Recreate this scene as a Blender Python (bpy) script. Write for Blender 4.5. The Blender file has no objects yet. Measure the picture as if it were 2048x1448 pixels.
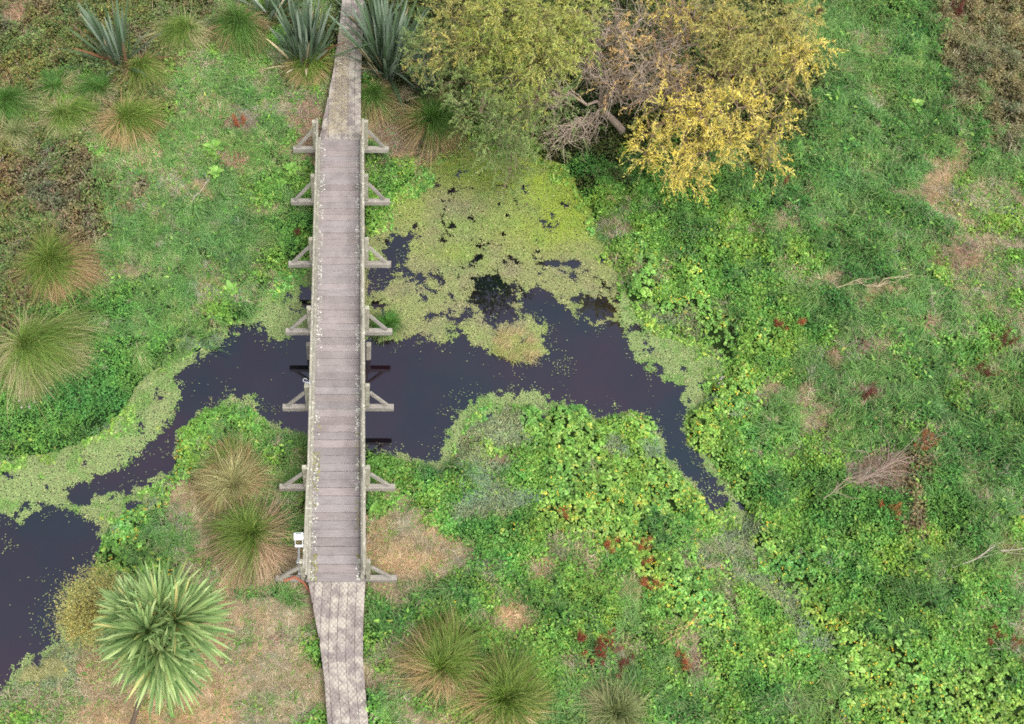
import bpy, bmesh, math, random
import numpy as np
from mathutils import Vector, Matrix

# ------------------------------------------------------------------ camera
sc = bpy.context.scene
C = sc.collection
TH = math.radians(59.1)
CZ = 24.24
F = 2180.0
PX, PY = 717.0, 724.0
cd = bpy.data.cameras.new('camera')
cam = bpy.data.objects.new('camera', cd)
C.objects.link(cam)
cam.location = (0, 0, CZ)
cam.rotation_euler = (math.pi / 2 - TH, 0, 0)
cd.sensor_fit = 'HORIZONTAL'
cd.sensor_width = 36
cd.lens = F / 2048 * 36
cd.shift_x = (1024 - PX) / 2048
cd.clip_start = 0.5
cd.clip_end = 2000
sc.camera = cam

# ------------------------------------------------------------------ light (overcast)
SUN_EL, SUN_ROT = math.radians(58), math.radians(150)
w = bpy.data.worlds.new('World')
sc.world = w
w.use_nodes = True
nt = w.node_tree
bg = nt.nodes['Background']
sky = nt.nodes.new('ShaderNodeTexSky')
sky.sky_type = 'NISHITA'
sky.sun_disc = False
sky.sun_elevation = SUN_EL
sky.sun_rotation = SUN_ROT
sky.air_density = 1.0
sky.dust_density = 4.0
sky.ozone_density = 1.0
hs = nt.nodes.new('ShaderNodeHueSaturation')
hs.inputs['Saturation'].default_value = 0.22
nt.links.new(sky.outputs[0], hs.inputs['Color'])
nt.links.new(hs.outputs[0], bg.inputs[0])
bg.inputs[1].default_value = 0.15
sl = bpy.data.lights.new('sun', 'SUN')
sl.energy = 1.35
sl.angle = math.radians(25)
sl.color = (1.0, 0.975, 0.94)
so = bpy.data.objects.new('sun', sl)
C.objects.link(so)
sd = Vector((math.sin(SUN_ROT) * math.cos(SUN_EL), math.cos(SUN_ROT) * math.cos(SUN_EL), math.sin(SUN_EL)))
so.rotation_euler = sd.to_track_quat('Z', 'Y').to_euler()
sc.view_settings.view_transform = 'Standard'
sc.view_settings.look = 'None'
sc.view_settings.exposure = 0.80
sc.view_settings.gamma = 1
sc.cycles.max_bounces = 6
sc.cycles.diffuse_bounces = 2
sc.cycles.glossy_bounces = 3
sc.cycles.transmission_bounces = 4
sc.cycles.transparent_max_bounces = 6
sc.cycles.use_denoising = False
sc.cycles.filter_width = 1.8

# ------------------------------------------------------------------ small helpers
R = np.random.default_rng(7)
ST, CT = math.sin(TH), math.cos(TH)

def lin(c):
    c = np.asarray(c, float) / 255.0
    return np.where(c <= 0.04045, c / 12.92, ((c + 0.055) / 1.055) ** 2.4)

def to_px(x, y, z):
    dz = z - CZ
    wd = y * CT - dz * ST
    return PX + F * x / wd, PY - F * (y * ST + dz * CT) / wd

def to_world(px, py, z=0.0):
    px = np.asarray(px, float); py = np.asarray(py, float)
    u = (px - PX) / F; v = (PY - py) / F
    dy = CT + v * ST
    dz = -ST + v * CT
    t = (z - CZ) / dz
    return u * t, dy * t

def hash2(ix, iy, seed):
    h = (ix.astype(np.int64) * 374761393 + iy.astype(np.int64) * 668265263 + seed * 1442695041) & 0xffffffff
    h = ((h ^ (h >> 13)) * 1274126177) & 0xffffffff
    h = ((h ^ (h >> 16)) * 2246822519) & 0xffffffff
    return ((h ^ (h >> 13)) & 0xffffff) / float(0xffffff)

def vnoise(x, y, s, seed):
    x = np.asarray(x) / s; y = np.asarray(y) / s
    ix = np.floor(x); iy = np.floor(y)
    fx = x - ix; fy = y - iy
    fx = fx * fx * (3 - 2 * fx); fy = fy * fy * (3 - 2 * fy)
    a = hash2(ix, iy, seed); b = hash2(ix + 1, iy, seed)
    c = hash2(ix, iy + 1, seed); d = hash2(ix + 1, iy + 1, seed)
    return (a * (1 - fx) + b * fx) * (1 - fy) + (c * (1 - fx) + d * fx) * fy

def fbm(x, y, s, seed, o=4):
    v = 0; a = 1; t = 0
    for i in range(o):
        v = v + a * vnoise(x, y, s / 2 ** i, seed + i * 17); t += a; a *= 0.55
    return v / t

def norm(v):
    return v / np.maximum(np.linalg.norm(v, axis=-1, keepdims=True), 1e-9)

class MB:
    """collects vertices, faces and point colours for one mesh"""
    def __init__(self):
        self.v = []; self.c = []; self.f = []; self.n = 0
    def add(self, V, faces, col):
        V = np.asarray(V, np.float32).reshape(-1, 3)
        col = np.broadcast_to(np.asarray(col, np.float32), (len(V), 3))
        for f in faces:
            self.f.append(np.asarray(f, np.int32) + self.n)
        self.v.append(V); self.c.append(col); self.n += len(V)
    def build(self, name, mat, parent=None, smooth=False):
        me = bpy.data.meshes.new(name)
        V = np.concatenate(self.v); Cc = np.concatenate(self.c)
        me.vertices.add(len(V)); me.vertices.foreach_set('co', V.ravel())
        loops = np.concatenate([f.ravel() for f in self.f])
        tot = np.concatenate([np.full(f.shape[0], f.shape[1], np.int32) for f in self.f])
        st = np.concatenate([[0], np.cumsum(tot)[:-1]]).astype(np.int32)
        me.loops.add(len(loops)); me.loops.foreach_set('vertex_index', loops)
        me.polygons.add(len(tot)); me.polygons.foreach_set('loop_start', st)
        me.polygons.foreach_set('use_smooth', np.full(len(tot), smooth, bool))
        at = me.attributes.new('col', 'FLOAT_COLOR', 'POINT')
        at.data.foreach_set('color', np.concatenate([Cc, np.ones((len(Cc), 1), np.float32)], 1).ravel())
        me.update(calc_edges=True)
        me.materials.append(mat)
        o = bpy.data.objects.new(name, me)
        C.objects.link(o)
        if parent is not None:
            o.parent = parent
            o.matrix_parent_inverse = Matrix.Translation(-parent.location)
        return o

def tag(o, label=None, cat=None, group=None, kind=None):
    if label: o['label'] = label
    if cat: o['category'] = cat
    if group: o['group'] = group
    if kind: o['kind'] = kind
    return o

def empty(name, loc, label, cat, group=None):
    o = bpy.data.objects.new(name, None); C.objects.link(o)
    o.location = loc
    o.empty_display_size = 0.2
    return tag(o, label, cat, group)

def leaves(mb, P, D, N, L, W, col, shape='diamond'):
    n = len(P)
    S = norm(np.cross(D, N))
    L = np.broadcast_to(L, (n,))[:, None]; W = np.broadcast_to(W, (n,))[:, None]
    if shape == 'diamond':
        V = np.stack([P, P + D * L * .42 + S * W * .5, P + D * L, P + D * L * .42 - S * W * .5], 1)
        k = 4
    elif shape == 'kite':      # folded blade of a leaf: two faces along a keel
        Nn = norm(np.cross(S, D))
        V = np.stack([P, P + D * L * .45 + S * W * .5 + Nn * W * .2, P + D * L, P + D * L * .45 - S * W * .5 + Nn * W * .2], 1)
        i = np.arange(n)[:, None] * 4
        mb.add(V, [i + np.array([0, 1, 2]), i + np.array([0, 2, 3])], np.repeat(col, 4, 0))
        return
    else:
        a = np.array([0, 1, 2, 3, 4, 5]) * math.pi / 3 + .3
        ctr = P + D * L * .5
        V = ctr[:, None] + D[:, None] * (np.cos(a)[None, :, None] * L[:, None] * .5) + S[:, None] * (np.sin(a)[None, :, None] * W[:, None] * .5)
        k = 6
    mb.add(V, [np.arange(n * k).reshape(n, k)], np.repeat(col, k, 0))

def blades(mb, P, D, L, W, c0, c1, droop=.5, seg=3, prof='grass', twist=.5, sidev=None, bend=None):
    n = len(P)
    L = np.broadcast_to(L, (n,)); W = np.broadcast_to(W, (n,)); droop = np.broadcast_to(droop, (n,))
    if sidev is None:
        sidev = np.cross(D, np.array([0, 0, 1.])) + 1e-3
    S = norm(norm(sidev) + twist * R.normal(size=(n, 3)) * .6)
    t = np.linspace(0, 1, seg + 1)
    path = P[:, None] + D[:, None] * (L[:, None] * t[None])[..., None]
    path[..., 2] -= (droop * L)[:, None] * t[None] ** 2
    if bend is not None:
        hb = norm(np.stack([-D[:, 1], D[:, 0], 0 * D[:, 0]], 1))
        path = path + hb[:, None] * ((bend * L)[:, None] * t[None] ** 2)[..., None]
    if prof == 'grass': wt = 1 - .75 * t ** 1.5
    elif prof == 'sword': wt = np.interp(t, [0, .15, .55, .85, 1], [.7, .9, 1, .6, .05])
    elif prof == 'dock': wt = np.interp(t, [0, .2, .5, .8, 1], [.2, .8, 1, .75, .05])
    else: wt = np.ones_like(t)
    off = S[:, None] * (W[:, None] * .5 * wt[None])[..., None]
    A = path[:, :-1] + off[:, :-1]; B = path[:, :-1] - off[:, :-1]
    V = np.concatenate([np.stack([A, B], 2).reshape(n, seg * 2, 3), path[:, -1:]], 1)
    k = seg * 2 + 1
    base = np.arange(n)[:, None] * k
    fs = [base + np.array([2 * i, 2 * i + 1, 2 * i + 3, 2 * i + 2]) for i in range(seg - 1)]
    fs = [np.concatenate(fs)] if fs else []
    fs.append(base + np.array([2 * seg - 2, 2 * seg - 1, 2 * seg]))
    tt = np.concatenate([np.repeat(t[:-1], 2), [1.]])
    c0 = np.broadcast_to(c0, (n, 3)); c1 = np.broadcast_to(c1, (n, 3))
    col = c0[:, None] * (1 - tt)[None, :, None] + c1[:, None] * tt[None, :, None]
    mb.add(V, fs, col.reshape(-1, 3))

def tube(mb, pts, rad, col, sides=6, cap=True):
    pts = np.asarray(pts, float); rad = np.asarray(rad, float)
    n = len(pts)
    T = norm(np.gradient(pts, axis=0))
    ref = np.array([0, 0, 1.]) if abs(T[0][2]) < .9 else np.array([1., 0, 0])
    A = norm(np.cross(T, ref)); B = np.cross(T, A)
    a = np.arange(sides) * 2 * math.pi / sides
    V = pts[:, None] + (A[:, None] * np.cos(a)[None, :, None] + B[:, None] * np.sin(a)[None, :, None]) * rad[:, None, None]
    i = np.arange(n - 1)[:, None] * sides; j = np.arange(sides)[None]; j2 = (j + 1) % sides
    f = np.stack([i + j, i + j2, i + sides + j2, i + sides + j], -1).reshape(-1, 4)
    fs = [f]
    if cap:
        fs += [np.arange(sides)[None, ::-1], (np.arange(sides) + (n - 1) * sides)[None]]
    mb.add(V, fs, col)

def rand_up(n, tilt):
    return norm(np.array([0, 0, 1.]) + tilt * R.normal(size=(n, 3)))

def perp_dir(N):
    n = len(N)
    a = R.uniform(0, 2 * math.pi, n)
    h = np.stack([np.cos(a), np.sin(a), np.zeros(n)], 1)
    return norm(h - N * np.sum(h * N, 1, keepdims=True))

def pick(pal, n, jit=.16):
    """pal: list of (weight, (r,g,b) sRGB)"""
    wt = np.array([p[0] for p in pal], float); wt /= wt.sum()
    cs = np.stack([lin(p[1]) for p in pal])
    i = R.choice(len(pal), n, p=wt)
    j = R.choice(len(pal), n, p=wt)
    m = R.uniform(0, .5, (n, 1))
    c = cs[i] * (1 - m) + cs[j] * m
    c = c * .96 + .04 * (c @ np.array([.3, .6, .1]))[:, None]
    c = np.where((c[:, 1] > c[:, 0] * 1.05)[:, None], c * np.array([1.0, 1.0, .90]), c)
    return c * (1 + jit * R.normal(size=(n, 1))).clip(.45, 1.7)

# ------------------------------------------------------------------ materials
def mat_leaf(name, rough=.55, trans=.3, spec=.3, noise=0.0, gain=1.0):
    m = bpy.data.materials.new(name); m.use_nodes = True
    t = m.node_tree; b = t.nodes['Principled BSDF']
    at = t.nodes.new('ShaderNodeAttribute'); at.attribute_name = 'col'
    mx = t.nodes.new('ShaderNodeMix'); mx.data_type = 'RGBA'; mx.blend_type = 'MULTIPLY'
    mx.inputs['Factor'].default_value = 1.0
    ns = t.nodes.new('ShaderNodeTexNoise'); ns.inputs['Scale'].default_value = 40
    mr = t.nodes.new('ShaderNodeMapRange')
    mr.inputs['To Min'].default_value = gain * (1 - noise); mr.inputs['To Max'].default_value = gain * (1 + noise)
    geo = t.nodes.new('ShaderNodeNewGeometry')
    t.links.new(geo.outputs['Position'], ns.inputs['Vector'])
    t.links.new(ns.outputs['Fac'], mr.inputs['Value'])
    t.links.new(at.outputs['Color'], mx.inputs['A'])
    t.links.new(mr.outputs['Result'], mx.inputs['B'])
    t.links.new(mx.outputs['Result'], b.inputs['Base Color'])
    b.inputs['Roughness'].default_value = rough
    b.inputs['Specular IOR Level'].default_value = spec
    if trans > 0:
        tr = t.nodes.new('ShaderNodeBsdfTranslucent')
        ms = t.nodes.new('ShaderNodeMixShader'); ms.inputs[0].default_value = trans
        t.links.new(mx.outputs['Result'], tr.inputs['Color'])
        t.links.new(b.outputs[0], ms.inputs[1]); t.links.new(tr.outputs[0], ms.inputs[2])
        t.links.new(ms.outputs[0], t.nodes['Material Output'].inputs['Surface'])
    return m

M_LEAF = mat_leaf('foliage', .5, .35, .3, .15, 1.1)
M_GRASS = mat_leaf('grass_blades', .55, .3, .3, .1)
M_DRY = mat_leaf('dry_blades', .8, .2, .1, .15, .9)
M_SOIL = mat_leaf('soil', .95, 0, .1, .5)
M_FLOAT = mat_leaf('floating_leaves', .5, .1, .3, .2)
M_BARK = mat_leaf('bark', .9, 0, .15, .4)

def mat_wood(name, base, dark, lichen, lich_amt=.5, streak=(2.5, 70.0, 10.0), diamond=False):
    m = bpy.data.materials.new(name); m.use_nodes = True
    t = m.node_tree; L = t.links; b = t.nodes['Principled BSDF']
    tc = t.nodes.new('ShaderNodeNewGeometry')
    def noise(scale, vec=None, det=5, rough=.6):
        n = t.nodes.new('ShaderNodeTexNoise'); n.inputs['Scale'].default_value = scale
        n.inputs['Detail'].default_value = det; n.inputs['Roughness'].default_value = rough
        L.new(vec or tc.outputs['Position'], n.inputs['Vector']); return n.outputs['Fac']
    def ramp(fac, a, b_):
        r = t.nodes.new('ShaderNodeMapRange'); r.inputs['From Min'].default_value = a; r.inputs['From Max'].default_value = b_
        r.interpolation_type = 'SMOOTHSTEP'
        L.new(fac, r.inputs['Value']); return r.outputs['Result']
    def mix(f, a, b_, bt='MIX'):
        n = t.nodes.new('ShaderNodeMix'); n.data_type = 'RGBA'; n.blend_type = bt
        if isinstance(f, float): n.inputs['Factor'].default_value = f
        else: L.new(f, n.inputs['Factor'])
        for k, q in (('A', a), ('B', b_)):
            if isinstance(q, tuple): n.inputs[k].default_value = (*q, 1)
            else: L.new(q, n.inputs[k])
        return n.outputs['Result']
    mp = t.nodes.new('ShaderNodeMapping'); mp.inputs['Scale'].default_value = streak
    L.new(tc.outputs['Position'], mp.inputs['Vector'])
    grain = noise(1.0, mp.outputs['Vector'], 6, .7)
    bl = noise(2.3, None, 5, .65)
    at = t.nodes.new('ShaderNodeAttribute'); at.attribute_name = 'col'
    c = mix(ramp(grain, .25, .7), tuple(lin(dark)), tuple(lin(base)))
    c = mix(ramp(noise(.9, None, 4, .6), .45, .7), c, tuple(lin(base) * .78))
    c = mix(ramp(bl, .42, .72), c, tuple(lin(base) * .62))
    fine = noise(55.0, None, 3, .7)
    c = mix(ramp(fine, .3, .8), mix(1.0, c, (.72, .70, .70), 'MULTIPLY'), c)
    lc = noise(14.0, None, 6, .75)
    lm = ramp(lc, .66 - .12 * lich_amt, .72 - .1 * lich_amt)
    c = mix(lm, c, tuple(lin(lichen)))
    if diamond:
        sp = t.nodes.new('ShaderNodeSeparateXYZ'); 
        wob = t.nodes.new('ShaderNodeVectorMath'); wob.operation = 'MULTIPLY_ADD'
        nz = t.nodes.new('ShaderNodeTexNoise'); nz.inputs['Scale'].default_value = 6
        L.new(tc.outputs['Position'], nz.inputs['Vector'])
        L.new(nz.outputs['Color'], wob.inputs[0]); wob.inputs[1].default_value = (.035, .035, 0)
        L.new(tc.outputs['Position'], wob.inputs[2])
        L.new(wob.outputs[0], sp.inputs[0])
        def m2(op, a, b_=None):
            n = t.nodes.new('ShaderNodeMath'); n.operation = op
            for i, q in enumerate((a, b_)):
                if q is None: continue
                if isinstance(q, float): n.inputs[i].default_value = q
                else: L.new(q, n.inputs[i])
            return n.outputs[0]
        xs = m2('MULTIPLY', sp.outputs[0], 1 / .093); ys = m2('MULTIPLY', sp.outputs[1], 1 / .12)
        lines = []
        for op in ('ADD', 'SUBTRACT'):
            q = m2('FRACT', m2(op, xs, ys))
            lines.append(m2('ABSOLUTE', m2('SUBTRACT', q, .5)))
        mn = m2('MINIMUM', lines[0], lines[1])
        dm = ramp(mn, .11, .03)
        c = mix(ramp(noise(3.0, None, 5, .7), .42, .62), c, tuple(lin((172, 164, 152))))
        sc_ = m2('MULTIPLY', m2('MULTIPLY', dm, .9), ramp(noise(9.0, None, 4, .7), .3, .65))
        c = mix(sc_, c, tuple(lin((88, 78, 76))))
        bits = noise(30.0, None, 4, .8)
        c = mix(ramp(bits, .6, .68), c, tuple(lin((216, 214, 200))))
    c = mix(1.0, c, at.outputs['Color'], 'MULTIPLY')
    L.new(c, b.inputs['Base Color'])
    b.inputs['Roughness'].default_value = .85
    b.inputs['Specular IOR Level'].default_value = .2
    bp = t.nodes.new('ShaderNodeBump'); bp.inputs['Strength'].default_value = .15; bp.inputs['Distance'].default_value = .005
    L.new(grain, bp.inputs['Height']); L.new(bp.outputs[0], b.inputs['Normal'])
    return m

M_DECK = mat_wood('weathered_deck_timber', (174, 165, 162), (136, 128, 127), (200, 200, 190), .12)
M_RAIL = mat_wood('lichen_rail_timber', (184, 180, 166), (148, 144, 130), (212, 210, 194), .9, (30, 2.5, 10))
M_BEAM = mat_wood('grey_beam_timber', (186, 180, 170), (150, 143, 132), (210, 208, 196), .5)
M_BOARD = mat_wood('netted_board_timber', (156, 146, 142), (130, 120, 116), (200, 196, 184), .25, (80, 5, 10), True)

def mat_plain(name, col, rough=.5, metal=0.0, nz=.08):
    m = bpy.data.materials.new(name); m.use_nodes = True
    t = m.node_tree; b = t.nodes['Principled BSDF']
    n = t.nodes.new('ShaderNodeTexNoise'); n.inputs['Scale'].default_value = 25
    r = t.nodes.new('ShaderNodeMix'); r.data_type = 'RGBA'
    c = lin(col)
    r.inputs['A'].default_value = (*(c * (1 - nz)), 1); r.inputs['B'].default_value = (*(np.minimum(c * (1 + nz), .85)), 1)
    t.links.new(n.outputs['Fac'], r.inputs['Factor']); t.links.new(r.outputs['Result'], b.inputs['Base Color'])
    b.inputs['Roughness'].default_value = rough; b.inputs['Metallic'].default_value = metal
    return m
M_WHITE = mat_plain('white_plastic', (232, 232, 230), .4)
M_STEEL = mat_plain('galvanised_steel', (190, 192, 198), .45, .6)
M_PANEL = mat_plain('dark_vent', (90, 90, 96), .4)

# water
def mat_water():
    m = bpy.data.materials.new('dark_water'); m.use_nodes = True
    t = m.node_tree; b = t.nodes['Principled BSDF']; L = t.links
    g = t.nodes.new('ShaderNodeNewGeometry')
    n = t.nodes.new('ShaderNodeTexNoise'); n.inputs['Scale'].default_value = .55; n.inputs['Detail'].default_value = 5
    L.new(g.outputs['Position'], n.inputs['Vector'])
    mx = t.nodes.new('ShaderNodeMix'); mx.data_type = 'RGBA'
    mx.inputs['A'].default_value = (.001, .006, .006, 1); mx.inputs['B'].default_value = (.010, .003, .005, 1)
    r = t.nodes.new('ShaderNodeMapRange'); r.inputs['From Min'].default_value = .35; r.inputs['From Max'].default_value = .65
    L.new(n.outputs['Fac'], r.inputs['Value']); L.new(r.outputs['Result'], mx.inputs['Factor'])
    L.new(mx.outputs['Result'], b.inputs['Base Color'])
    b.inputs['Roughness'].default_value = .01
    b.inputs['IOR'].default_value = 2.05
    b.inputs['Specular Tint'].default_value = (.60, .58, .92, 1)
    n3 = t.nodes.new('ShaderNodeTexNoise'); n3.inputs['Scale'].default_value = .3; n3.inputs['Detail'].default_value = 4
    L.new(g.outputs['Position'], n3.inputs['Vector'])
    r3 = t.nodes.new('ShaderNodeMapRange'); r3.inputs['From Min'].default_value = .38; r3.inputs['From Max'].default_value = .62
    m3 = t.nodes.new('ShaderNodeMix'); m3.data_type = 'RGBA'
    m3.inputs['A'].default_value = (.60, .70, .94, 1); m3.inputs['B'].default_value = (.84, .74, 1.0, 1)  # uneven sky reflection put into the tint, mottled from blue to violet
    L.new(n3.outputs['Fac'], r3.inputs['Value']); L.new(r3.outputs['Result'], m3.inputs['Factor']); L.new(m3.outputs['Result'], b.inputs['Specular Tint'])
    n2 = t.nodes.new('ShaderNodeTexNoise'); n2.inputs['Scale'].default_value = 3; n2.inputs['Detail'].default_value = 3
    L.new(g.outputs['Position'], n2.inputs['Vector'])
    bp = t.nodes.new('ShaderNodeBump'); bp.inputs['Strength'].default_value = .05; bp.inputs['Distance'].default_value = .02
    L.new(n2.outputs['Fac'], bp.inputs['Height']); L.new(bp.outputs[0], b.inputs['Normal'])
    return m
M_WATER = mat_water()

# ------------------------------------------------------------------ plan of the ground
WATER = [(-700, 1700), (-300, 1600), (-60, 1450), (0, 1400), (20, 1370), (60, 1330), (110, 1300), (150, 1265), (140, 1230), (140, 1190), (180, 1160), (190, 1130), (215, 1090), (230, 1040), (290, 1010),
         (340, 960), (350, 900), (348, 870), (400, 830), (450, 806), (500, 815), (540, 850), (600, 885), (640, 900), (735, 905), (800, 915), (850, 935),
         (880, 945), (900, 920), (925, 880), (950, 850), (990, 830), (1020, 812), (1060, 808), (1090, 835), (1110, 812), (1150, 814), (1190, 842), (1225, 838), (1260, 822), (1295, 835), (1325, 885), (1338, 932), (1380, 975), (1418, 1010),
         (1430, 1040), (1450, 1062), (1478, 1058), (1490, 1020), (1470, 985),
         (1440, 960), (1415, 915), (1380, 885), (1368, 830), (1400, 790), (1440, 740), (1400, 690), (1320, 650), (1260, 600), (1235, 550), (1180, 420), (1130, 330), (1050, 310), (950, 290),
         (870, 310), (810, 370), (770, 430), (745, 480), (735, 530), (620, 530), (560, 545), (520, 600), (510, 640), (470, 650), (440, 690), (370, 712), (330, 735), (290, 755), (250, 820), (200, 870),
         (130, 900), (60, 920), (0, 930), (-300, 960), (-700, 1000)]
OPEN = [[(350, 748), (400, 712), (440, 692), (470, 662), (520, 645), (535, 675), (560, 684), (585, 672), (600, 668), (735, 672), (800, 692), (818, 678), (850, 675), (890, 692), (912, 672), (925, 655),
         (945, 690), (980, 705), (1040, 722), (1092, 716), (1098, 650), (1040, 628), (1045, 590), (1075, 578), (1130, 604), (1170, 640), (1200, 655), (1250, 670), (1262, 705), (1300, 742), (1365, 775), (1372, 870),
         (1410, 925), (1445, 990), (1425, 1002), (1380, 962), (1330, 922), (1322, 870), (1290, 835), (1230, 822), (1195, 838), (1150, 806), (1090, 800), (1060, 785), (1000, 790), (930, 805), (915, 835), (890, 880), (880, 930), (845, 915),
         (800, 905), (735, 900), (660, 890), (600, 868), (540, 848), (500, 800), (440, 800), (400, 830), (368, 838), (350, 890), (345, 935), (290, 962), (255, 978), (200, 990), (160, 1004),
         (150, 985), (200, 966), (245, 960), (262, 922), (310, 892), (320, 875), (348, 850), (368, 800)],
        [(-700, 1040), (-60, 1040), (40, 1042), (70, 1020), (140, 1016), (190, 1045), (203, 1080), (192, 1130), (170, 1160), (140, 1180), (130, 1262), (60, 1315), (20, 1360), (0, 1400), (-60, 1450), (-700, 1700)],
        [(762, 480), (800, 465), (830, 470), (810, 500), (800, 530), (830, 545), (870, 590), (840, 575), (800, 545), (775, 575), (740, 590), (740, 540), (770, 520)],
        [(950, 560), (985, 535), (1010, 560), (1005, 600), (1040, 640), (990, 650), (940, 620), (925, 590)]]
HOLES = [(790, 500, 22, 22), (870, 556, 22, 16), (985, 585, 55, 40), (960, 490, 22, 14), (1010, 525, 22, 10), (1080, 540, 8, 60), (1140, 545, 25, 8), (905, 600, 16, 12), (1190, 620, 50, 28), (1230, 660, 40, 20),
         (1205, 570, 14, 10), (1215, 515, 22, 8), (1030, 400, 12, 14), (1050, 380, 10, 14), (835, 450, 10, 8), (930, 345, 16, 6), (965, 428, 14, 6), (1088, 440, 8, 10), (1100, 452, 12, 4), (870, 370, 8, 6), (760, 560, 25, 30),
         (950, 440, 10, 5), (1010, 470, 8, 5), (1320, 740, 18, 14), (1290, 700, 12, 10), (1140, 600, 30, 14), (920, 640, 22, 8), (1015, 620, 22, 18), (615, 600, 20, 26), (640, 560, 14, 14)]
MAP = ["bbbbbbbmmuuuuuuuuuuuuuuuuggGGkkk", "bbbbbbmmmuuuuuuuuuuuuuuuuggGGkkk", "bbbbbmmgggmduuuuuuuuuuuuugggGkkk", "bmmmmggggdmdduuuuuuuuuuuuGgGGGkk",
       "bbbmmgggmdmdduhhuuuuhuuuuGggGGGg", "BBBbggghhhmhhhhhhhhhhGGGGGggGdGg", "BBBBggggghmhhhhhhhhhhhhGGGggGdmm", "bBBbgggghhmhhhhhhhhhhhhhmGGGGmdd",
       "bbbggggghwmhhhhhhhhwhwhhgGGGgmdm", "bnnngggghwmhhhhhhhhwwwhhghGmgmmm", "bnnnggghppmhhhhhhhhppwwhhhgmGgmm", "bnnnngphhhmhhhhhhhhhhpwhhggggGmm",
       "nnnnnpwwwhmhhhhpwwwwwpwgdggGGGmG", "nnnnpwwghhmhhhppwwwpwwwhgdgGnmGG", "nnpppwgmggmhhhpwwwwwwwwwhhmBGGGG", "phwwwgdmghmhhhhpwwwwwwpwhhhGBGmG",
       "pppwwgdmmdmdhhhhwwwwwhpwwhhnhhgm", "pppwgdddddmddddhhhhhwwhhwwhhhhgm", "pppwwdddddmhdhhmhhhghwwhwwhhhhhg", "pppwddddddmhhhhmhhhghgwhhwwhhhhm",
       "ppddddddddmmdmhhhhgmmgwwwhwwwhhm", "mmddddddddmdmmhhhhgghhhhhgwwwwwh", "hmmddddddhmhmdmmhgghhhhhhgwwwwww"]
PATCH = [('d', 1885, 375, 45, 45), ('d', 1900, 430, 60, 30), ('d', 1535, 790, 38, 22), ('d', 1620, 835, 34, 28), ('d', 870, 1110, 85, 38), ('d', 790, 1140, 50, 50), ('d', 1030, 1240, 38, 34), ('d', 600, 215, 45, 40),
         ('r', 40, 45, 28, 14), ('r', 475, 245, 35, 24), ('r', 800, 270, 50, 40), ('r', 1000, 930, 24, 10), ('r', 470, 320, 26, 22), ('d', 1540, 455, 22, 20), ('r', 1735, 690, 24, 10), ('r', 1915, 515, 40, 28), ('m', 1960, 400, 70, 60),
         ('p', 1445, 1060, 26, 34), ('p', 1475, 1110, 18, 30), ('p', 1505, 1160, 42, 16), ('p', 1550, 1188, 24, 18), ('p', 1582, 1220, 17, 26), ('p', 1605, 1262, 15, 24), ('p', 1645, 1292, 26, 14), ('d', 770, 690, 1, 1), ('h', 900, 1180, 60, 40), ('d', 1090, 1140, 30, 22), ('r', 1390, 1320, 26, 40), ('d', 400, 385, 22, 16),
         ('r', 1850, 885, 28, 26), ('r', 1740, 945, 60, 34), ('B', 1900, 20, 30, 30), ('d', 1010, 1200, 26, 16), ('r', 1740, 785, 30, 18), ('d', 250, 540, 36, 20), ('r', 622, 255, 32, 55), ('r', 1860, 640, 14, 24), ('r', 700, 1140, 1, 1),
         ('d', 1370, 1260, 40, 12), ('n', 1740, 1020, 60, 40), ('n', 1880, 1000, 40, 60), ('d', 380, 1010, 40, 60), ('G', 540, 1190, 60, 12), ('G', 745, 1230, 12, 60), ('r', 560, 1280, 22, 14), ('d', 1640, 560, 40, 12), ('d', 1770, 585, 50, 16),
         ('w', 230, 1010, 34, 32), ('w', 220, 1110, 36, 44), ('w', 395, 850, 28, 22), ('w', 100, 975, 45, 20)]

def poly_w(poly):
    a = np.array(poly, float)
    x, y = to_world(a[:, 0], a[:, 1], 0.0)
    return np.stack([x, y], 1)

def sdf(poly, X, Y):
    """signed distance to a polygon in metres, negative inside"""
    d = np.full(X.shape, 1e9); ins = np.zeros(X.shape, bool)
    n = len(poly)
    for i in range(n):
        ax, ay = poly[i]; bx, by = poly[(i + 1) % n]
        ex, ey = bx - ax, by - ay
        t = (((X - ax) * ex + (Y - ay) * ey) / (ex * ex + ey * ey + 1e-12)).clip(0, 1)
        d = np.minimum(d, (X - ax - t * ex) ** 2 + (Y - ay - t * ey) ** 2)
        c = ((ay > Y) != (by > Y)) & (X < ex * (Y - ay) / (ey + 1e-12) + ax)
        ins ^= c
    return np.sqrt(d) * np.where(ins, -1, 1)

GX0, GY0, GS = -15.0, 2.5, 0.06
NX, NY = int(40 / GS), int(29 / GS)
gx = GX0 + np.arange(NX) * GS; gy = GY0 + np.arange(NY) * GS
GXX, GYY = np.meshgrid(gx, gy)

def samp(r, x, y):
    fx = ((x - GX0) / GS).clip(0, NX - 1.001); fy = ((y - GY0) / GS).clip(0, NY - 1.001)
    ix = fx.astype(int); iy = fy.astype(int); fx = fx - ix; fy = fy - iy
    return (r[iy, ix] * (1 - fx) + r[iy, ix + 1] * fx) * (1 - fy) + (r[iy + 1, ix] * (1 - fx) + r[iy + 1, ix + 1] * fx) * fy

def sampi(r, x, y):
    ix = np.rint((x - GX0) / GS).astype(int).clip(0, NX - 1); iy = np.rint((y - GY0) / GS).astype(int).clip(0, NY - 1)
    return r[iy, ix]

def sstep(a, b, x):
    t = ((x - a) / (b - a)).clip(0, 1); return t * t * (3 - 2 * t)

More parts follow.
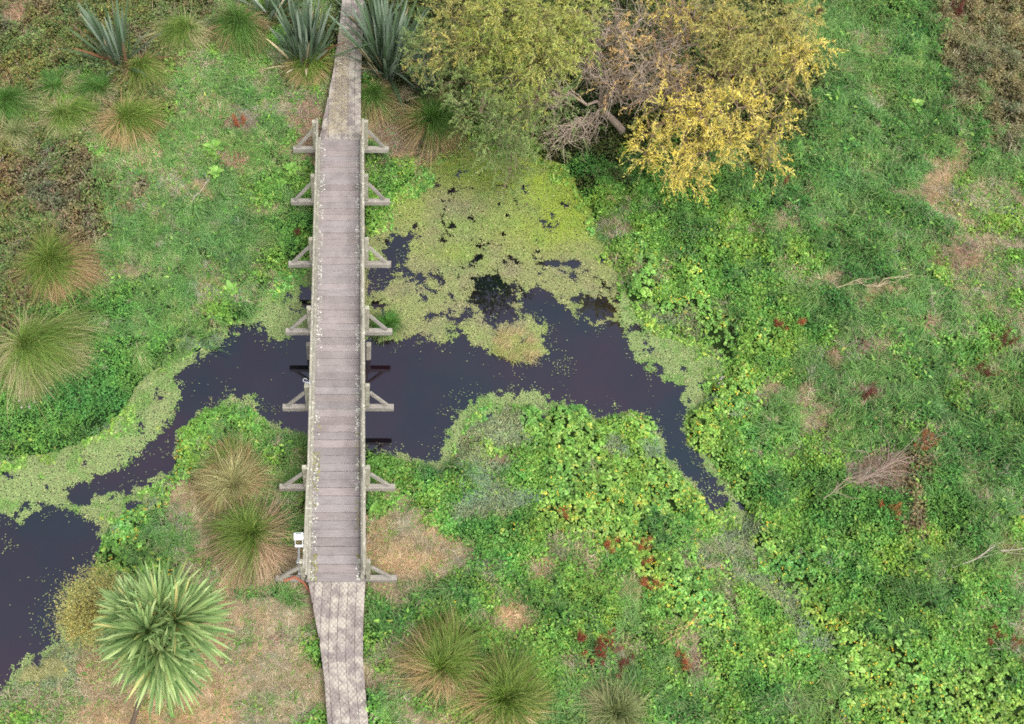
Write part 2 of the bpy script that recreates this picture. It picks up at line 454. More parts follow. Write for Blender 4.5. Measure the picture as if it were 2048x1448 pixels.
SD = sdf(poly_w(WATER), GXX, GYY)
SD = SD + .35 * (fbm(GXX, GYY, 1.2, 5) - .5) + .35 * (fbm(GXX, GYY, .35, 6) - .5)
OP = np.minimum.reduce([sdf(poly_w(p), GXX, GYY) for p in OPEN])
HO = np.full(SD.shape, 9.0)
for hx, hy, ha, hb in HOLES:
    x0, y0 = to_world(hx, hy, 0.0); x1, _ = to_world(hx + ha, hy, 0.0); _, y1 = to_world(hx, hy - hb, 0.0)
    q = np.sqrt(((GXX - x0) / (x1 - x0)) ** 2 + ((GYY - y0) / (y1 - y0)) ** 2)
    HO = np.minimum(HO, (q - 1) * min(x1 - x0, y1 - y0))
ZG = np.where(SD < 0, -.05 + SD * .8, 0) + sstep(0, .5, SD) * .22 + .55 * sstep(.5, 4, SD) + np.where(SD > 0, .12 * (fbm(GXX, GYY, 2.0, 9) - .5) * sstep(0, .6, SD), 0)
ZG = ZG.clip(-.6, 2)

PXX, PYY = to_px(GXX, GYY, ZG)
wx = (fbm(GXX, GYY, 1.4, 21, 5) - .5) * 260 + (fbm(GXX, GYY, .3, 31, 2) - .5) * 60
wy = (fbm(GXX, GYY, 1.4, 41, 5) - .5) * 260 + (fbm(GXX, GYY, .3, 51, 2) - .5) * 60
cx = np.floor((PXX + wx) / 64).astype(int).clip(0, 31); cy = np.floor((PYY + wy) / 64).astype(int).clip(0, 22)
LET = "gGhwnbBdmkupr"
mapi = np.array([[LET.index(ch) for ch in row] for row in MAP])
TY = mapi[cy, cx]
for ch, hx, hy, ha, hb in PATCH:
    q = ((PXX + wx * .25 - hx) / ha) ** 2 + ((PYY + wy * .25 - hy) / hb) ** 2
    TY = np.where(q < 1, LET.index(ch), TY)
# sprinkle of neighbours so that borders interfinger and fields are not even
sn = fbm(GXX, GYY, .8, 61)
TY = np.where((TY == LET.index('g')) & (sn > .66), LET.index('m'), TY)
TY = np.where((TY == LET.index('G')) & (sn > .62), LET.index('g'), TY)
sm = fbm(GXX, GYY, 1.3, 63)
TY = np.where((TY == LET.index('h')) & (sn < .38), LET.index('G'), TY)
TY = np.where((TY == LET.index('h')) & (sm > .64), LET.index('m'), TY)
TY = np.where((TY == LET.index('h')) & (sm < .40), LET.index('n'), TY)
TY = np.where((TY == LET.index('w')) & (sm < .36), LET.index('h'), TY)
TY = np.where((TY == LET.index('m')) & (sn < .40), LET.index('h'), TY)
TY = np.where((TY == LET.index('d')) & (sn < .34), LET.index('m'), TY)
TY = np.where((TY == LET.index('b')) & (sn > .64), LET.index('B'), TY)

AMPS = dict(g=.30, G=.46, h=.20, w=.24, n=.26, b=.42, B=.42, d=.05, m=.16, k=.6, u=.3, p=.02, r=.16)
amp = np.array([AMPS[c] for c in LET])[TY]
for _ in range(4):
    amp = (amp + np.roll(amp, 2, 0) + np.roll(amp, -2, 0) + np.roll(amp, 2, 1) + np.roll(amp, -2, 1)) / 5
hn = .38 * fbm(GXX, GYY, 1.1, 71, 3) + .34 * vnoise(GXX, GYY, .34, 81) + .28 * vnoise(GXX + 3, GYY, .17, 85)
HUMP = amp * ((hn - .25) * 2.5).clip(.05, 1.5) * sstep(-.05, .35, SD) + .03

# bridge layout
XB = -.505
BZ = 1.0
BENT_PY = [295, 400, 525, 660, 812, 972, 1155]
BENT_Y = [float(to_world(717, p, BZ)[1]) for p in BENT_PY]
DK = (float(to_world(717, 1163, 1.2)[1]), float(to_world(717, 283, 1.2)[1]))
BW1 = ([(616, 1163), (639, 1283), (649, 1360), (655, 1448), (664, 1600)], [(731, 1163), (727, 1240), (726, 1316), (731, 1380), (737, 1448), (746, 1600)])
BW2 = ([(687, -110), (684, 0), (678, 61), (666, 146), (638, 284)], [(730, -110), (728, 0), (726, 60), (722, 152), (722, 240), (723, 284)])

def clear_path(x, y):
    """true where neither deck nor boardwalk lies above the ground"""
    ok = ~((np.abs(x - XB) < .72) & (y > DK[0] - .1) & (y < DK[1] + .1))
    for (l, r) in (BW1, BW2):
        l = np.array(l, float); r = np.array(r, float)
        lx, ly = to_world(l[:, 0], l[:, 1], 1.12); rx, ry = to_world(r[:, 0], r[:, 1], 1.12)
        o1 = np.argsort(ly); o2 = np.argsort(ry)
        xl = np.interp(y, ly[o1], lx[o1]); xr = np.interp(y, ry[o2], rx[o2])
        ins = (y > ly.min()) & (y < ly.max()) & (x > xl - .02) & (x < xr + .02)
        ok &= ~ins
    return ok

# ------------------------------------------------------------------ ground + water sheets
def axis(a, b, step, far):
    mid = np.arange(a, b + step / 2, step)
    g = [step]
    while sum(g) < far: g.append(g[-1] * 1.5)
    cs = np.cumsum(g)
    return np.concatenate([(a - cs)[::-1], mid, b + cs])
ax_ = axis(-14, 24, .09, 600); ay_ = axis(3, 31, .09, 600)
AX, AY = np.meshgrid(ax_, ay_)
z = samp(ZG, AX, AY) + .5 * samp(HUMP, AX, AY) * (samp(SD, AX, AY) > .1)
outside = (AX < -14.9) | (AX > 24.9) | (AY < 2.6) | (AY > 31.4)
z = np.where(outside, .5, z)
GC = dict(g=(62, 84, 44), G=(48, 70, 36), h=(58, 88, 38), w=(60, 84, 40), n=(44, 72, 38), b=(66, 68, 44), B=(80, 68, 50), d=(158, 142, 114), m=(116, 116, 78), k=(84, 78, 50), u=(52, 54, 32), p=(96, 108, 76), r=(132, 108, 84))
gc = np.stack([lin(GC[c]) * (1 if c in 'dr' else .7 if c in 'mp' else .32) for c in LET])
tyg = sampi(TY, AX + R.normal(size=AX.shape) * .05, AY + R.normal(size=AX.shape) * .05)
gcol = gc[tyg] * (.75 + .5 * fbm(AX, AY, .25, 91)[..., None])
wet = samp(SD, AX, AY) < 0
gcol[wet] = lin((24, 22, 18))
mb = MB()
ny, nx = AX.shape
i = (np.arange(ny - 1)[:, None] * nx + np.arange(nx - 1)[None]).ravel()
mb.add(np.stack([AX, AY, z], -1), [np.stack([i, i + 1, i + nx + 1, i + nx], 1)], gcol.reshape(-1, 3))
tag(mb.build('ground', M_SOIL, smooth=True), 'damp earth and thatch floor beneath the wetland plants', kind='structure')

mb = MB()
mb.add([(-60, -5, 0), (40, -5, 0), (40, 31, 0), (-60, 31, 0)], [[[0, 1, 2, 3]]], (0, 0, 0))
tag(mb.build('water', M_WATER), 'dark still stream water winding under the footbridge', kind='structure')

# ------------------------------------------------------------------ ground cover (nobody could count it)
def scatter(dens, types, smin=.05, smax=99, margin=90):
    """random ground points where the plan says one of these plants grows"""
    x0, x1, y0, y1 = -13.5, 23.5, 3.5, 29.8
    n = int((x1 - x0) * (y1 - y0) * dens)
    x = R.uniform(x0, x1, n); y = R.uniform(y0, y1, n)
    zz = samp(ZG, x, y)
    px, py = to_px(x, y, zz)
    k = (px > -margin) & (px < 2048 + margin) & (py > -margin) & (py < 1448 + margin)
    x, y, zz = x[k], y[k], zz[k]
    j = .07
    ty = sampi(TY, x + R.normal(size=len(x)) * j, y + R.normal(size=len(x)) * j)
    s = samp(SD, x, y)
    k = np.isin(ty, [LET.index(c) for c in types]) & (s > smin) & (s < smax) & clear_path(x, y)
    x, y, zz, s = x[k], y[k], zz[k], s[k]
    h = samp(HUMP, x, y)
    return x, y, zz, h, s

def patchy(x, y, col, amt=.3, s=.9, seed=3):
    # plants differ from one another (fine) and from patch to patch (coarse), in tone and in hue
    f = 1 + amt * 2 * (fbm(x, y, s, seed, 4) - .5) + .45 * (vnoise(x, y, .13, seed + 50) - .5)
    u = 2 * (fbm(x, y, 1.1, seed + 70, 4) - .5) + .5 * (vnoise(x, y, .2, seed + 90) - .5)
    return np.maximum(col * f[:, None] * np.stack([1 + .42 * u, 1 + .1 * u, 1 - .1 * u], 1), .004)

def herb(mb, types, dens, pal, L, W, shape, tilt=.55, top=.35, smin=.05, amt=.3, extra=0.0):
    x, y, zz, h, s = scatter(dens, types, smin)
    n = len(x)
    P = np.stack([x, y, zz + h * (1 - top * R.uniform(0, 1, n) ** 1.2) + R.uniform(0, .03, n) + extra], 1)
    N = rand_up(n, tilt)
    D = perp_dir(N)
    sz = R.uniform(.65, 1.3, n) * (.65 + .8 * fbm(x, y, .5, 19, 3))
    leaves(mb, P, D, N, L * sz, W * sz, patchy(x, y, pick(pal, n), amt, .8, 11), shape)
    return n

def turf(mb, types, dens, pal, tip, L, W, elev=.6, droop=.55, coh=1.2, smin=.05, amt=.3, seg=2):
    x, y, zz, h, s = scatter(dens, types, smin)
    n = len(x)
    a = fbm(x, y, 1.3, 111, 3) * 14 + R.normal(size=n) * coh
    e = R.normal(size=n) * .35 + elev
    D = np.stack([np.cos(a) * np.cos(e), np.sin(a) * np.cos(e), np.sin(e)], 1)
    P = np.stack([x, y, zz + h * R.uniform(.45, .95, n)], 1)
    sz = R.uniform(.6, 1.4, n)
    c = patchy(x, y, pick(pal, n), amt, .8, 13)
    ct = c * (lin(tip) / lin(pal[0][1]))[None] if tip is not None else c
    blades(mb, P, D, L * sz, W, c, ct, droop * R.uniform(.6, 1.3, n), seg)
    return n

def tufts(mb, types, dens, k, pal, tip, L=.34, W=.013, spread=.05, elev=.75, droop=.7, smin=.05, keep=None, seg=3, lean=.8):
    x, y, zz, h, s = scatter(dens, types, smin)
    if keep is not None:
        q = keep(x, y); x, y, zz, h = x[q], y[q], zz[q], h[q]
    n = len(x)
    if not n: return
    col = patchy(x, y, pick(pal, n, .12), .3, .9, 23)
    tc = pick(tip, n, .1) if tip is not None else col * 1.25
    la = fbm(x, y, 1.6, 211, 3) * 16 + R.normal(size=n) * .5
    sz = R.uniform(.55, 1.45, n)
    r = lambda v: np.repeat(v, k, 0)
    m = n * k
    a = R.uniform(0, 2 * math.pi, m); e = R.normal(size=m) * .35 + elev
    D = np.stack([np.cos(a) * np.cos(e) + lean * np.cos(r(la)), np.sin(a) * np.cos(e) + lean * np.sin(r(la)), np.sin(e) + .1], 1)
    D = norm(D)
    P = np.stack([r(x) + R.normal(size=m) * spread, r(y) + R.normal(size=m) * spread, r(zz) + r(h) * R.uniform(.4, .8, m)], 1)
    f = R.uniform(.8, 1.2, (m, 1))
    blades(mb, P, D, L * r(sz) * R.uniform(.6, 1.2, m), W, r(col) * f * .9, r(col * .5 + tc * .5) * f, droop * R.uniform(.5, 1.3, m), seg)

GREEN = [(3, (104, 154, 74)), (2, (84, 142, 66)), (1, (136, 172, 94)), (.5, (156, 166, 112)), (.8, (74, 124, 64))]
GREEN2 = [(3, (76, 130, 60)), (2, (92, 146, 68)), (1, (56, 102, 50)), (.6, (128, 150, 96))]
HERB = [(3, (112, 160, 66)), (2, (126, 172, 74)), (2, (90, 140, 58)), (1, (150, 184, 92)), (.4, (168, 170, 90))]
CRESS = [(3, (142, 184, 88)), (2, (122, 170, 76)), (2, (98, 146, 64)), (1, (166, 200, 112)), (.3, (186, 192, 86))]
FRESH = [(3, (90, 144, 66)), (2, (106, 160, 74)), (1, (72, 122, 56)), (.8, (132, 174, 92))]
BRAM = [(3, (118, 132, 74)), (2, (100, 118, 64)), (1.5, (140, 150, 88)), (1, (84, 104, 60)), (.6, (150, 120, 84)), (.5, (122, 88, 62))]
BRAMB = [(2, (140, 132, 96)), (2, (124, 128, 82)), (1.5, (146, 118, 92)), (1, (156, 146, 104)), (.8, (92, 70, 54)), (.8, (90, 108, 60))]
TAN = [(3, (202, 186, 156)), (2, (186, 170, 140)), (1, (218, 206, 178)), (1, (166, 148, 120)), (1.2, (158, 164, 108))]
PINK = [(3, (180, 156, 134)), (2, (162, 134, 112)), (1, (202, 182, 160)), (1, (136, 108, 88))]
SHRUB = [(3, (140, 136, 90)), (2, (122, 122, 76)), (1.5, (160, 148, 108)), (1, (104, 104, 66)), (1, (150, 124, 96))]
UNDER = [(3, (78, 96, 50)), (2, (96, 112, 60)), (1, (60, 78, 42)), (.5, (120, 110, 70))]
MIX = [(2, (120, 142, 84)), (1.6, (186, 168, 126)), (1.5, (98, 132, 70)), (.8, (150, 152, 100))]
PALE = [(3, (160, 176, 124)), (2, (142, 160, 108)), (1, (176, 188, 142)), (1, (124, 148, 92))]

TIPG = [(2, (160, 196, 122)), (1, (188, 204, 150)), (1, (132, 170, 106))]
g = MB()
turf(g, 'g', 420, GREEN, (150, 180, 116), .20, .012)
tufts(g, 'g', 50, 22, GREEN, TIPG, .42, .014)
tufts(g, 'G', 26, 18, GREEN2, TIPG, .42, .014)
tufts(g, 'm', 26, 18, GREEN, TIPG, .28, .012)
tufts(g, 'h', 7, 16, HERB, TIPG, .22, .011, keep=lambda x, y: fbm(x, y, 1.2, 231) > .5)
tufts(g, 'bkn', 5, 18, GREEN, TIPG, .34, .012)
tufts(g, 'd', 9, 14, HERB, None, .15, .010)
turf(g, 'G', 260, GREEN2, (140, 170, 104), .22, .012)
turf(g, 'm', 300, GREEN, (168, 186, 128), .18, .011)
tag(g.build('grass', M_GRASS), 'long soft green grass bent over across the banks', kind='stuff')

g = MB()
turf(g, 'd', 1700, [(3, (190, 168, 134)), (2, (174, 150, 118)), (1, (206, 188, 156)), (1, (150, 126, 98)), (.8, (150, 150, 98))], None, .15, .009, .25, .3, 2.5)
tufts(g, 'd', 16, 16, TAN, None, .20, .010, .05, .4, .4)
tufts(g, 'm', 26, 20, TAN, TAN, .28, .010)
turf(g, 'm', 260, TAN, None, .20, .009, .35, .4, 1.5)
turf(g, 'r', 1100, PINK, None, .20, .010, .45, .4, 2.5)
tufts(g, 'r', 26, 16, PINK, TAN, .26, .010)
tufts(g, 'gG', 12, 18, TAN, TAN, .36, .010, keep=lambda x, y: fbm(x, y, 1.5, 233) > .56)
turf(g, 'k', 160, TAN, None, .22, .010, .7, .3, 1.5)
tufts(g, 'hn', 2.5, 12, TAN, TAN, .26, .009, keep=lambda x, y: fbm(x, y, 1.5, 235) > .55)
tufts(g, 'bB', 6, 14, PINK, TAN, .30, .010)
tag(g.build('dry_grass', M_DRY), 'straw coloured dead grass lying flat on the lawn and banks', kind='stuff')

g = MB()
herb(g, 'h', 1750, HERB, .050, .042, 'round')
herb(g, 'G', 700, GREEN2, .075, .030, 'kite')
herb(g, 'n', 1700, FRESH, .055, .034, 'kite')
herb(g, 'm', 260, HERB, .045, .036, 'round')
herb(g, 'd', 70, HERB, .040, .034, 'round')
herb(g, 'gr', 150, FRESH, .055, .036, 'kite')
herb(g, 'u', 700, UNDER, .06, .045, 'kite')
herb(g, 'hGn', 20, HERB, .13, .06, 'kite', .5)
herb(g, 'wgm', 18, HERB, .14, .06, 'kite', .5)
tag(g.build('low_herbs', M_LEAF), 'dense small leaved green herbs carpeting the banks', kind='stuff')

g = MB()
herb(g, 'b', 1250, BRAM, .062, .050, 'kite', .7)
herb(g, 'B', 1250, BRAMB, .058, .044, 'kite', .8)
herb(g, 'k', 1400, SHRUB, .058, .034, 'kite', .9)
x, y, zz, h, s = scatter(5, 'bBk')
n = len(x); a = R.uniform(0, 6.28, n)
blades(g, np.stack([x, y, zz + h * .7], 1), np.stack([np.cos(a), np.sin(a), .7 + 0 * a], 1) * .8, R.uniform(.5, 1.1, n), .010, pick(PINK, n), pick(TAN, n), .75, 6, 'const', .1)
tag(g.build('bramble_scrub', M_LEAF), 'tangled olive and brown bramble scrub with arching canes', kind='stuff')

# watercress: rosettes of rounded leaves, some of it floating out over the water
g = MB()
def cress(mb, types, dens, pal, smin, r=.045, L=.055, k=7, amt=.3, z0=None, sel=None):
    x, y, zz, h, s = scatter(dens, types, smin)
    if sel is not None:
        q = sel(x, y, s); x, y, zz, h = x[q], y[q], zz[q], h[q]
    n = len(x)
    base = np.stack([x, y, (zz + h * R.uniform(.65, 1.05, n)) if z0 is None else z0 + R.uniform(0, .09, n)], 1)
    col = patchy(x, y, pick(pal, n), amt, .7, 15)
    for j in range(k):
        a = R.uniform(0, .7, n) + j * 2 * math.pi / k
        rr = R.uniform(.2, 1.0, n) * r if j else np.zeros(n)
        o = np.stack([np.cos(a) * rr, np.sin(a) * rr, R.uniform(-.02, .01, n) - (.2 * rr)], 1)
        N = norm(np.array([0, 0, 1.]) + .5 * np.stack([np.cos(a), np.sin(a), 0 * a], 1) + .25 * R.normal(size=(n, 3)))
        D = perp_dir(N)
        sz = R.uniform(.7, 1.25, n)
        leaves(mb, base + o, D, N, L * sz, L * sz, col * R.uniform(.85, 1.15, (n, 1)), 'round')
cress(g, 'w', 210, CRESS, .02)
cress(g, 'h', 45, CRESS, .02, .04, .05, 6)
cress(g, 'p', 50, CRESS, .02, .04, .05, 6)
# aquatic fringe that creeps onto the water
cress(g, 'wnhgGmpbd', 240, CRESS, -.9, .04, .05, 5, .3, .015,
      lambda x, y, s: (s < .05) & (s > -.55 + .9 * (1 - fbm(x, y, .7, 205)) - .25) & (samp(OP, x, y) > .08 + .25 * (1 - fbm(x, y, .5, 201))) & (fbm(x, y, .5, 203) > .43))
tag(g.build('watercress', M_LEAF), 'bright yellow green watercress in rounded rosettes along the water', kind='stuff')

g = MB()
for ty, dn in (('w', 15), ('h', 1.5), ('p', 2)):
    x, y, zz, h, s = scatter(dn, ty, .02)
    q = fbm(x, y, .9, 207) > .47
    x, y, zz, h = x[q], y[q], zz[q], h[q]
    n = len(x)
    for j in range(2):
        N = rand_up(n, .3)
        P = np.stack([x, y, zz + h * 1.05 + .03], 1) + R.normal(size=(n, 3)) * [.03, .03, .005]
        leaves(g, P, perp_dir(N), N, .03, .028, pick([(3, (240, 205, 40)), (1, (245, 180, 40))], n, .08), 'round')
tag(g.build('yellow_flowers', M_LEAF), 'tiny yellow monkey flowers dotted through the watercress', kind='stuff')

# ------------------------------------------------------------------ duckweed mats on the water
LIME = lin((142, 162, 62)); OLIV = lin((142, 148, 96)); DULL = lin((138, 136, 100)); PG = lin((134, 156, 96)); BR = lin((140, 122, 96))
def mat_colour(x, y):
    px, py = to_px(x, y, 0 * x)
    f = fbm(x, y, 1.0, 301)
    wl = np.exp(-(((px - 1010) / 150) ** 2 + ((py - 335) / 45) ** 2)) * 1.3 + np.exp(-(((px - 1140) / 90) ** 2 + ((py - 400) / 70) ** 2)) + .55 * np.exp(-(((px - 800) / 60) ** 2 + ((py - 410) / 60) ** 2)) \
        + .6 * np.exp(-(((px - 1090) / 120) ** 2 + ((py - 470) / 50) ** 2)) + .5 * np.exp(-(((px - 890) / 60) ** 2 + ((py - 510) / 30) ** 2))
    wl = (wl + (f - .5) * .9).clip(0, 1)[:, None]
    wp = (((px < 700) | (px > 1240) | (py > 740)).astype(float) * .8 + (f - .5)).clip(0, 1)[:, None]
    wd = ((fbm(x, y, .7, 303) - .45) * 4).clip(0, 1)[:, None]
    base = OLIV * (1 - wd) + DULL * wd
    c = base * (1 - wl) + LIME * wl
    wg = ((fbm(x, y, .5, 305, 4) - .5) * 5).clip(0, .8)[:, None] * np.where((px < 700) | (px > 1240) | (py > 740), 1, .35)[:, None]
    c = c * (1 - wp) + PG * wp
    return c * (1 - wg) + lin((106, 144, 70)) * wg

def mat_keep(x, y, thin=0.0):
    op = samp(OP, x, y); ho = samp(HO, x, y); s = samp(SD, x, y)
    px, py = to_px(x, y, 0 * x)
    r1 = fbm(x, y, .45, 311, 4) - .5
    r2 = fbm(x, y, .13, 313, 3) - .5
    edge = np.minimum(op, ho + .10) + r1 * .45 + r2 * .5 - .16 * ((px < 370) & (py > 840) & (py < 1012))
    hole = fbm(x, y, .42, 317, 5) + .03 * (vnoise(x, y, .05, 318) - .5)
    pond = (px > 740) & (px < 1260) & (py > 330) & (py < 640)
    thr = np.where(pond, .22 + .13 * ((py - 330) / 310).clip(0, 1), .32) + thin
    vein = np.abs(fbm(x, y, 1.6, 319, 4) - .5)
    edge = edge - np.abs(R.normal(size=edge.shape)) ** 2 * .035
    hole = hole - np.abs(R.normal(size=edge.shape)) ** 2 * .010
    return (s < .12) & (edge > .0) & (hole > thr) & ~(pond & (vein < .006 + .012 * (r2 + .5)) & (hole < .5))
st = .0185
xs = np.arange(-13.5, 18, st); ys = np.arange(4.5, 24, st)
XX, YY = np.meshgrid(xs, ys)
xm, ym = XX.ravel(), YY.ravel()
s = samp(SD, xm, ym)
q = s < .12
xm, ym = xm[q], ym[q]
q = mat_keep(xm, ym)
xm, ym = xm[q], ym[q]
# drop a share of cells so that the sheet is speckled
den = fbm(xm, ym, .12, 321, 2)
q = R.uniform(size=len(xm)) < (.93 + den * .5)
xm, ym = xm[q], ym[q]
n = len(xm)
P = np.stack([xm, ym, np.full(n, .006) + R.uniform(0, .012, n)], 1) + np.stack([R.normal(size=n) * .012, R.normal(size=n) * .012, 0 * xm], 1)
N = rand_up(n, .12)
cc = mat_colour(xm, ym)
cc = cc * (1 + .07 * R.normal(size=(n, 1))).clip(.5, 1.6) * (.85 + .3 * fbm(xm, ym, .1, 331, 2))[:, None]
br = R.uniform(size=n) < .05
cc[br] = BR * .8
br = R.uniform(size=n) < .012
cc[br] = lin((214, 204, 150))
g = MB()
leaves(g, P, perp_dir(N), N, R.uniform(.03, .05, n), R.uniform(.024, .036, n), cc, 'diamond')
tag(g.build('duckweed', M_FLOAT), 'speckled lime and olive duckweed mat floating over the pond', kind='stuff')
print('duckweed', n)

# loose floating weed, thin pale fringe
g = MB()
x = R.uniform(-13, 17, 260000); y = R.uniform(4.5, 24, 260000)
s = samp(SD, x, y); e = samp(OP, x, y)
px, py = to_px(x, y, 0 * x)
near = np.exp(-((e + .10) / .16) ** 2)
isl = np.zeros(len(x))
for hx, hy, hr in ((470, 850, 75), (550, 870, 50), (1000, 820, 60), (930, 850, 50), (1250, 870, 60), (1410, 950, 34), (1120, 730, 30), (870, 640, 55), (1350, 700, 60), (740, 560, 40), (120, 1180, 40), (110, 1250, 40), (10, 1090, 16), (250, 980, 40), (320, 760, 40), (1430, 1000, 30)):
    isl += np.exp(-(((px - hx) / hr) ** 2 + ((py - hy) / hr / .8) ** 2))
pr = (near * .32 + isl * .7) * ((fbm(x, y, .3, 341) - .42) * 5).clip(0, 1)
q = (s < .1) & (R.uniform(size=len(x)) < pr) & (samp(ZG, x, y) < .02)
x, y = x[q], y[q]; n = len(x)
N = rand_up(n, .3)
leaves(g, np.stack([x, y, R.uniform(.012, .04, n)], 1), perp_dir(N), N, R.uniform(.02, .05, n), R.uniform(.015, .03, n), pick(PALE, n) * .75, 'diamond')
tag(g.build('pondweed', M_FLOAT), 'thin pale green pondweed strands and leaves fringing the open water', kind='stuff')

# pale weed over shallow muddy channel
g = MB()
x, y, zz, h, s = scatter(2200, 'p', .02)
n = len(x); N = rand_up(n, .25)
leaves(g, np.stack([x, y, zz + h + R.uniform(0, .03, n)], 1), perp_dir(N), N, R.uniform(.03, .06, n), R.uniform(.018, .03, n), patchy(x, y, pick([(3, (138, 156, 112)), (2, (118, 140, 108)), (1, (110, 128, 116)), (1, (156, 164, 128))], n), .3, .4, 17) * .85, 'diamond')
tag(g.build('marsh_weed', M_FLOAT), 'pale grey green weed over the muddy side channel', kind='stuff')

# ------------------------------------------------------------------ timber helpers
def tbox(mb, c, size, rot=(0, 0, 0), col=(1, 1, 1), bev=.006):
    bm = bmesh.new()
    bmesh.ops.create_cube(bm, size=1)
    for v in bm.verts: v.co = Vector((v.co.x * size[0], v.co.y * size[1], v.co.z * size[2]))
    if bev: bmesh.ops.bevel(bm, geom=bm.edges[:], offset=bev, segments=1, affect='EDGES')
    from mathutils import Euler
    m = Matrix.Translation(Vector(c)) @ Euler(rot).to_matrix().to_4x4()
    bm.transform(m)
    bm.verts.index_update()
    V = np.array([v.co[:] for v in bm.verts])
    by = {}
    for f in bm.faces: by.setdefault(len(f.verts), []).append([v.index for v in f.verts])
    bm.free()
    mb.add(V, [np.array(v) for v in by.values()], col)

def tbar(mb, a, b, wx_, wz_, col=(1, 1, 1), bev=.006):
    """a sawn bar from a to b"""
    a = Vector(a); b = Vector(b); d = b - a
    q = d.to_track_quat('X', 'Z').to_euler()
    tbox(mb, (a + b) / 2, (d.length, wx_, wz_), q, col, bev)

# ------------------------------------------------------------------ the footbridge
br = empty('footbridge', (XB, (DK[0] + DK[1]) / 2, 0), 'grey weathered timber footbridge with rails crossing the stream', 'footbridge')
mb = MB()
y = DK[0]
rr = random.Random(4)
while y < DK[1] - .1:
    wd_ = .198
    v = rr.choice([rr.uniform(.94, 1.08), rr.uniform(.82, 1.0)]); t_ = rr.uniform(-.05, .05)
    tbox(mb, (XB + rr.uniform(-.006, .006), y + wd_ / 2, 1.175 + rr.uniform(-.002, .003)), (1.29, wd_, .05), (rr.uniform(-.006, .006), 0, rr.uniform(-.002, .002)), (v + t_ * .5, v, v - t_ * .3), .005)
    y += wd_ + rr.choice([.004, .006, .010])
mb.build('deck', M_DECK, br)
for sx in (-.42, 0, .42):
    mb = MB()
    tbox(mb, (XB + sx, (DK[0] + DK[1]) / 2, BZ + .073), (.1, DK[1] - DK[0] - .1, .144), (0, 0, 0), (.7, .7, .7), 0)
    mb.build('joist', M_BEAM, br)
for i, by_ in enumerate(BENT_Y):
    mb = MB()
    v = rr.uniform(.85, 1.05)
    tbox(mb, (XB + .01, by_, BZ - .08), (2.70, .125, .155), (0, 0, rr.uniform(-.004, .004)), (v, v, v))
    bo = mb.build('beam', M_BEAM, br)
    for sgn in (-1, 1):
        mb = MB()
        v = rr.uniform(.85, 1.05)
        px_ = XB + sgn * .715
        top = BZ + 1.03 + (0.03 if i in (0,) else 0)
        tbox(mb, (px_, by_ + .0, (BZ + top) / 2 - .06), (.105, .10, top - BZ + .13), (0, 0, rr.uniform(-.03, .03)), (v, v * 1.01, v * .94))
        mb.build('post', M_RAIL, br)
        mb = MB()
        tbar(mb, (px_ + sgn * .05, by_, BZ + .68), (px_ + sgn * .50, by_, BZ + .02), .05, .09, (v, v, v))
        mb.build('brace', M_BEAM, br)
        mb = MB()
        tbox(mb, (XB + sgn * (.76 if i == 3 else .52), by_ - (.22 if i == 3 else -.02), BZ - (.30 if i == 3 else .16) - .75), (.13, .13, 1.5), (0, 0, 0), (.9, .9, .85), .02)
        mb.build('pile', M_BEAM, br)
# rails follow the posts, a length per bay with small offsets
for sgn in (-1, 1):
    ends = [DK[0] + .05] + BENT_Y[::-1][1:-1] + [BENT_Y[0] + .12]
    pts = [BENT_Y[-1] - .15] + BENT_Y[::-1][1:-1] + [BENT_Y[0] + .12]
    for k in range(len(pts) - 1):
        a, b = pts[k], pts[k + 1]
        mb = MB(); mm = MB(); kb = MB()
        j0 = rr.uniform(-.006, .006)
        v = rr.uniform(.9, 1.1)
        xo = XB + sgn * .625 + j0 + (-.04 if (sgn < 0 and k == 0) else 0)
        xo2 = XB + sgn * .625 + j0
        tbar(mb, (xo, a + .003, 1.995), (xo2, b - .003, 1.995), .055 if sgn < 0 else .065, .10, (v, v, v * .96))
        tbar(mm, (XB + sgn * .63, a + .003, 1.60), (XB + sgn * .63, b - .003, 1.60), .045, .10, (v, v, v))
        tbar(kb, (XB + sgn * .585, max(a, DK[0] + .02) + .003, 1.252), (XB + sgn * .585, b - .003, 1.252), .07, .10, (v * .9, v * .9, v * .88))
        mb.build('handrail', M_RAIL, br)
        mm.build('mid_rail', M_RAIL, br)
        kb.build('kerb_rail', M_RAIL, br)
# lichen crusts and moss along the deck edges
def crust(mb, n, xr, yr, zf, pal, smax, sel=.5, seed=5, bias=None):
    x = R.uniform(*xr, n) if bias is None else bias(n)
    y = R.uniform(*yr, n)
    q = fbm(x * 2, y, .5, seed) > sel
    x, y = x[q], y[q]; n = len(x)
    a = np.arange(6) * math.pi / 3
    rad = R.uniform(.3, 1, (n, 1)) ** 2 * smax * R.uniform(.6, 1.2, (n, 6))
    V = np.stack([x[:, None] + rad * np.cos(a), y[:, None] + rad * np.sin(a), np.full((n, 6), zf) + R.uniform(.0, .004, (n, 1))], -1)
    mb.add(V, [np.arange(n * 6).reshape(n, 6)], np.repeat(pick(pal, n), 6, 0))
mb = MB()
LICH = [(3, (196, 196, 182)), (2, (176, 180, 166)), (1, (214, 212, 196))]
MOSS = [(2, (140, 132, 66)), (1, (108, 116, 60)), (1, (150, 146, 104))]
crust(mb, 1000, (XB - .56, XB - .42), DK, 1.206, LICH, .026, .45, 5)
crust(mb, 1300, (XB + .44, XB + .56), DK, 1.206, LICH, .026, .45, 6)
crust(mb, 600, (XB - .56, XB - .40), (DK[0], DK[0] + 4), 1.207, MOSS, .03, .5, 7)
crust(mb, 300, (XB + .44, XB + .56), (DK[0], DK[0] + 4), 1.207, MOSS, .025, .5, 8)
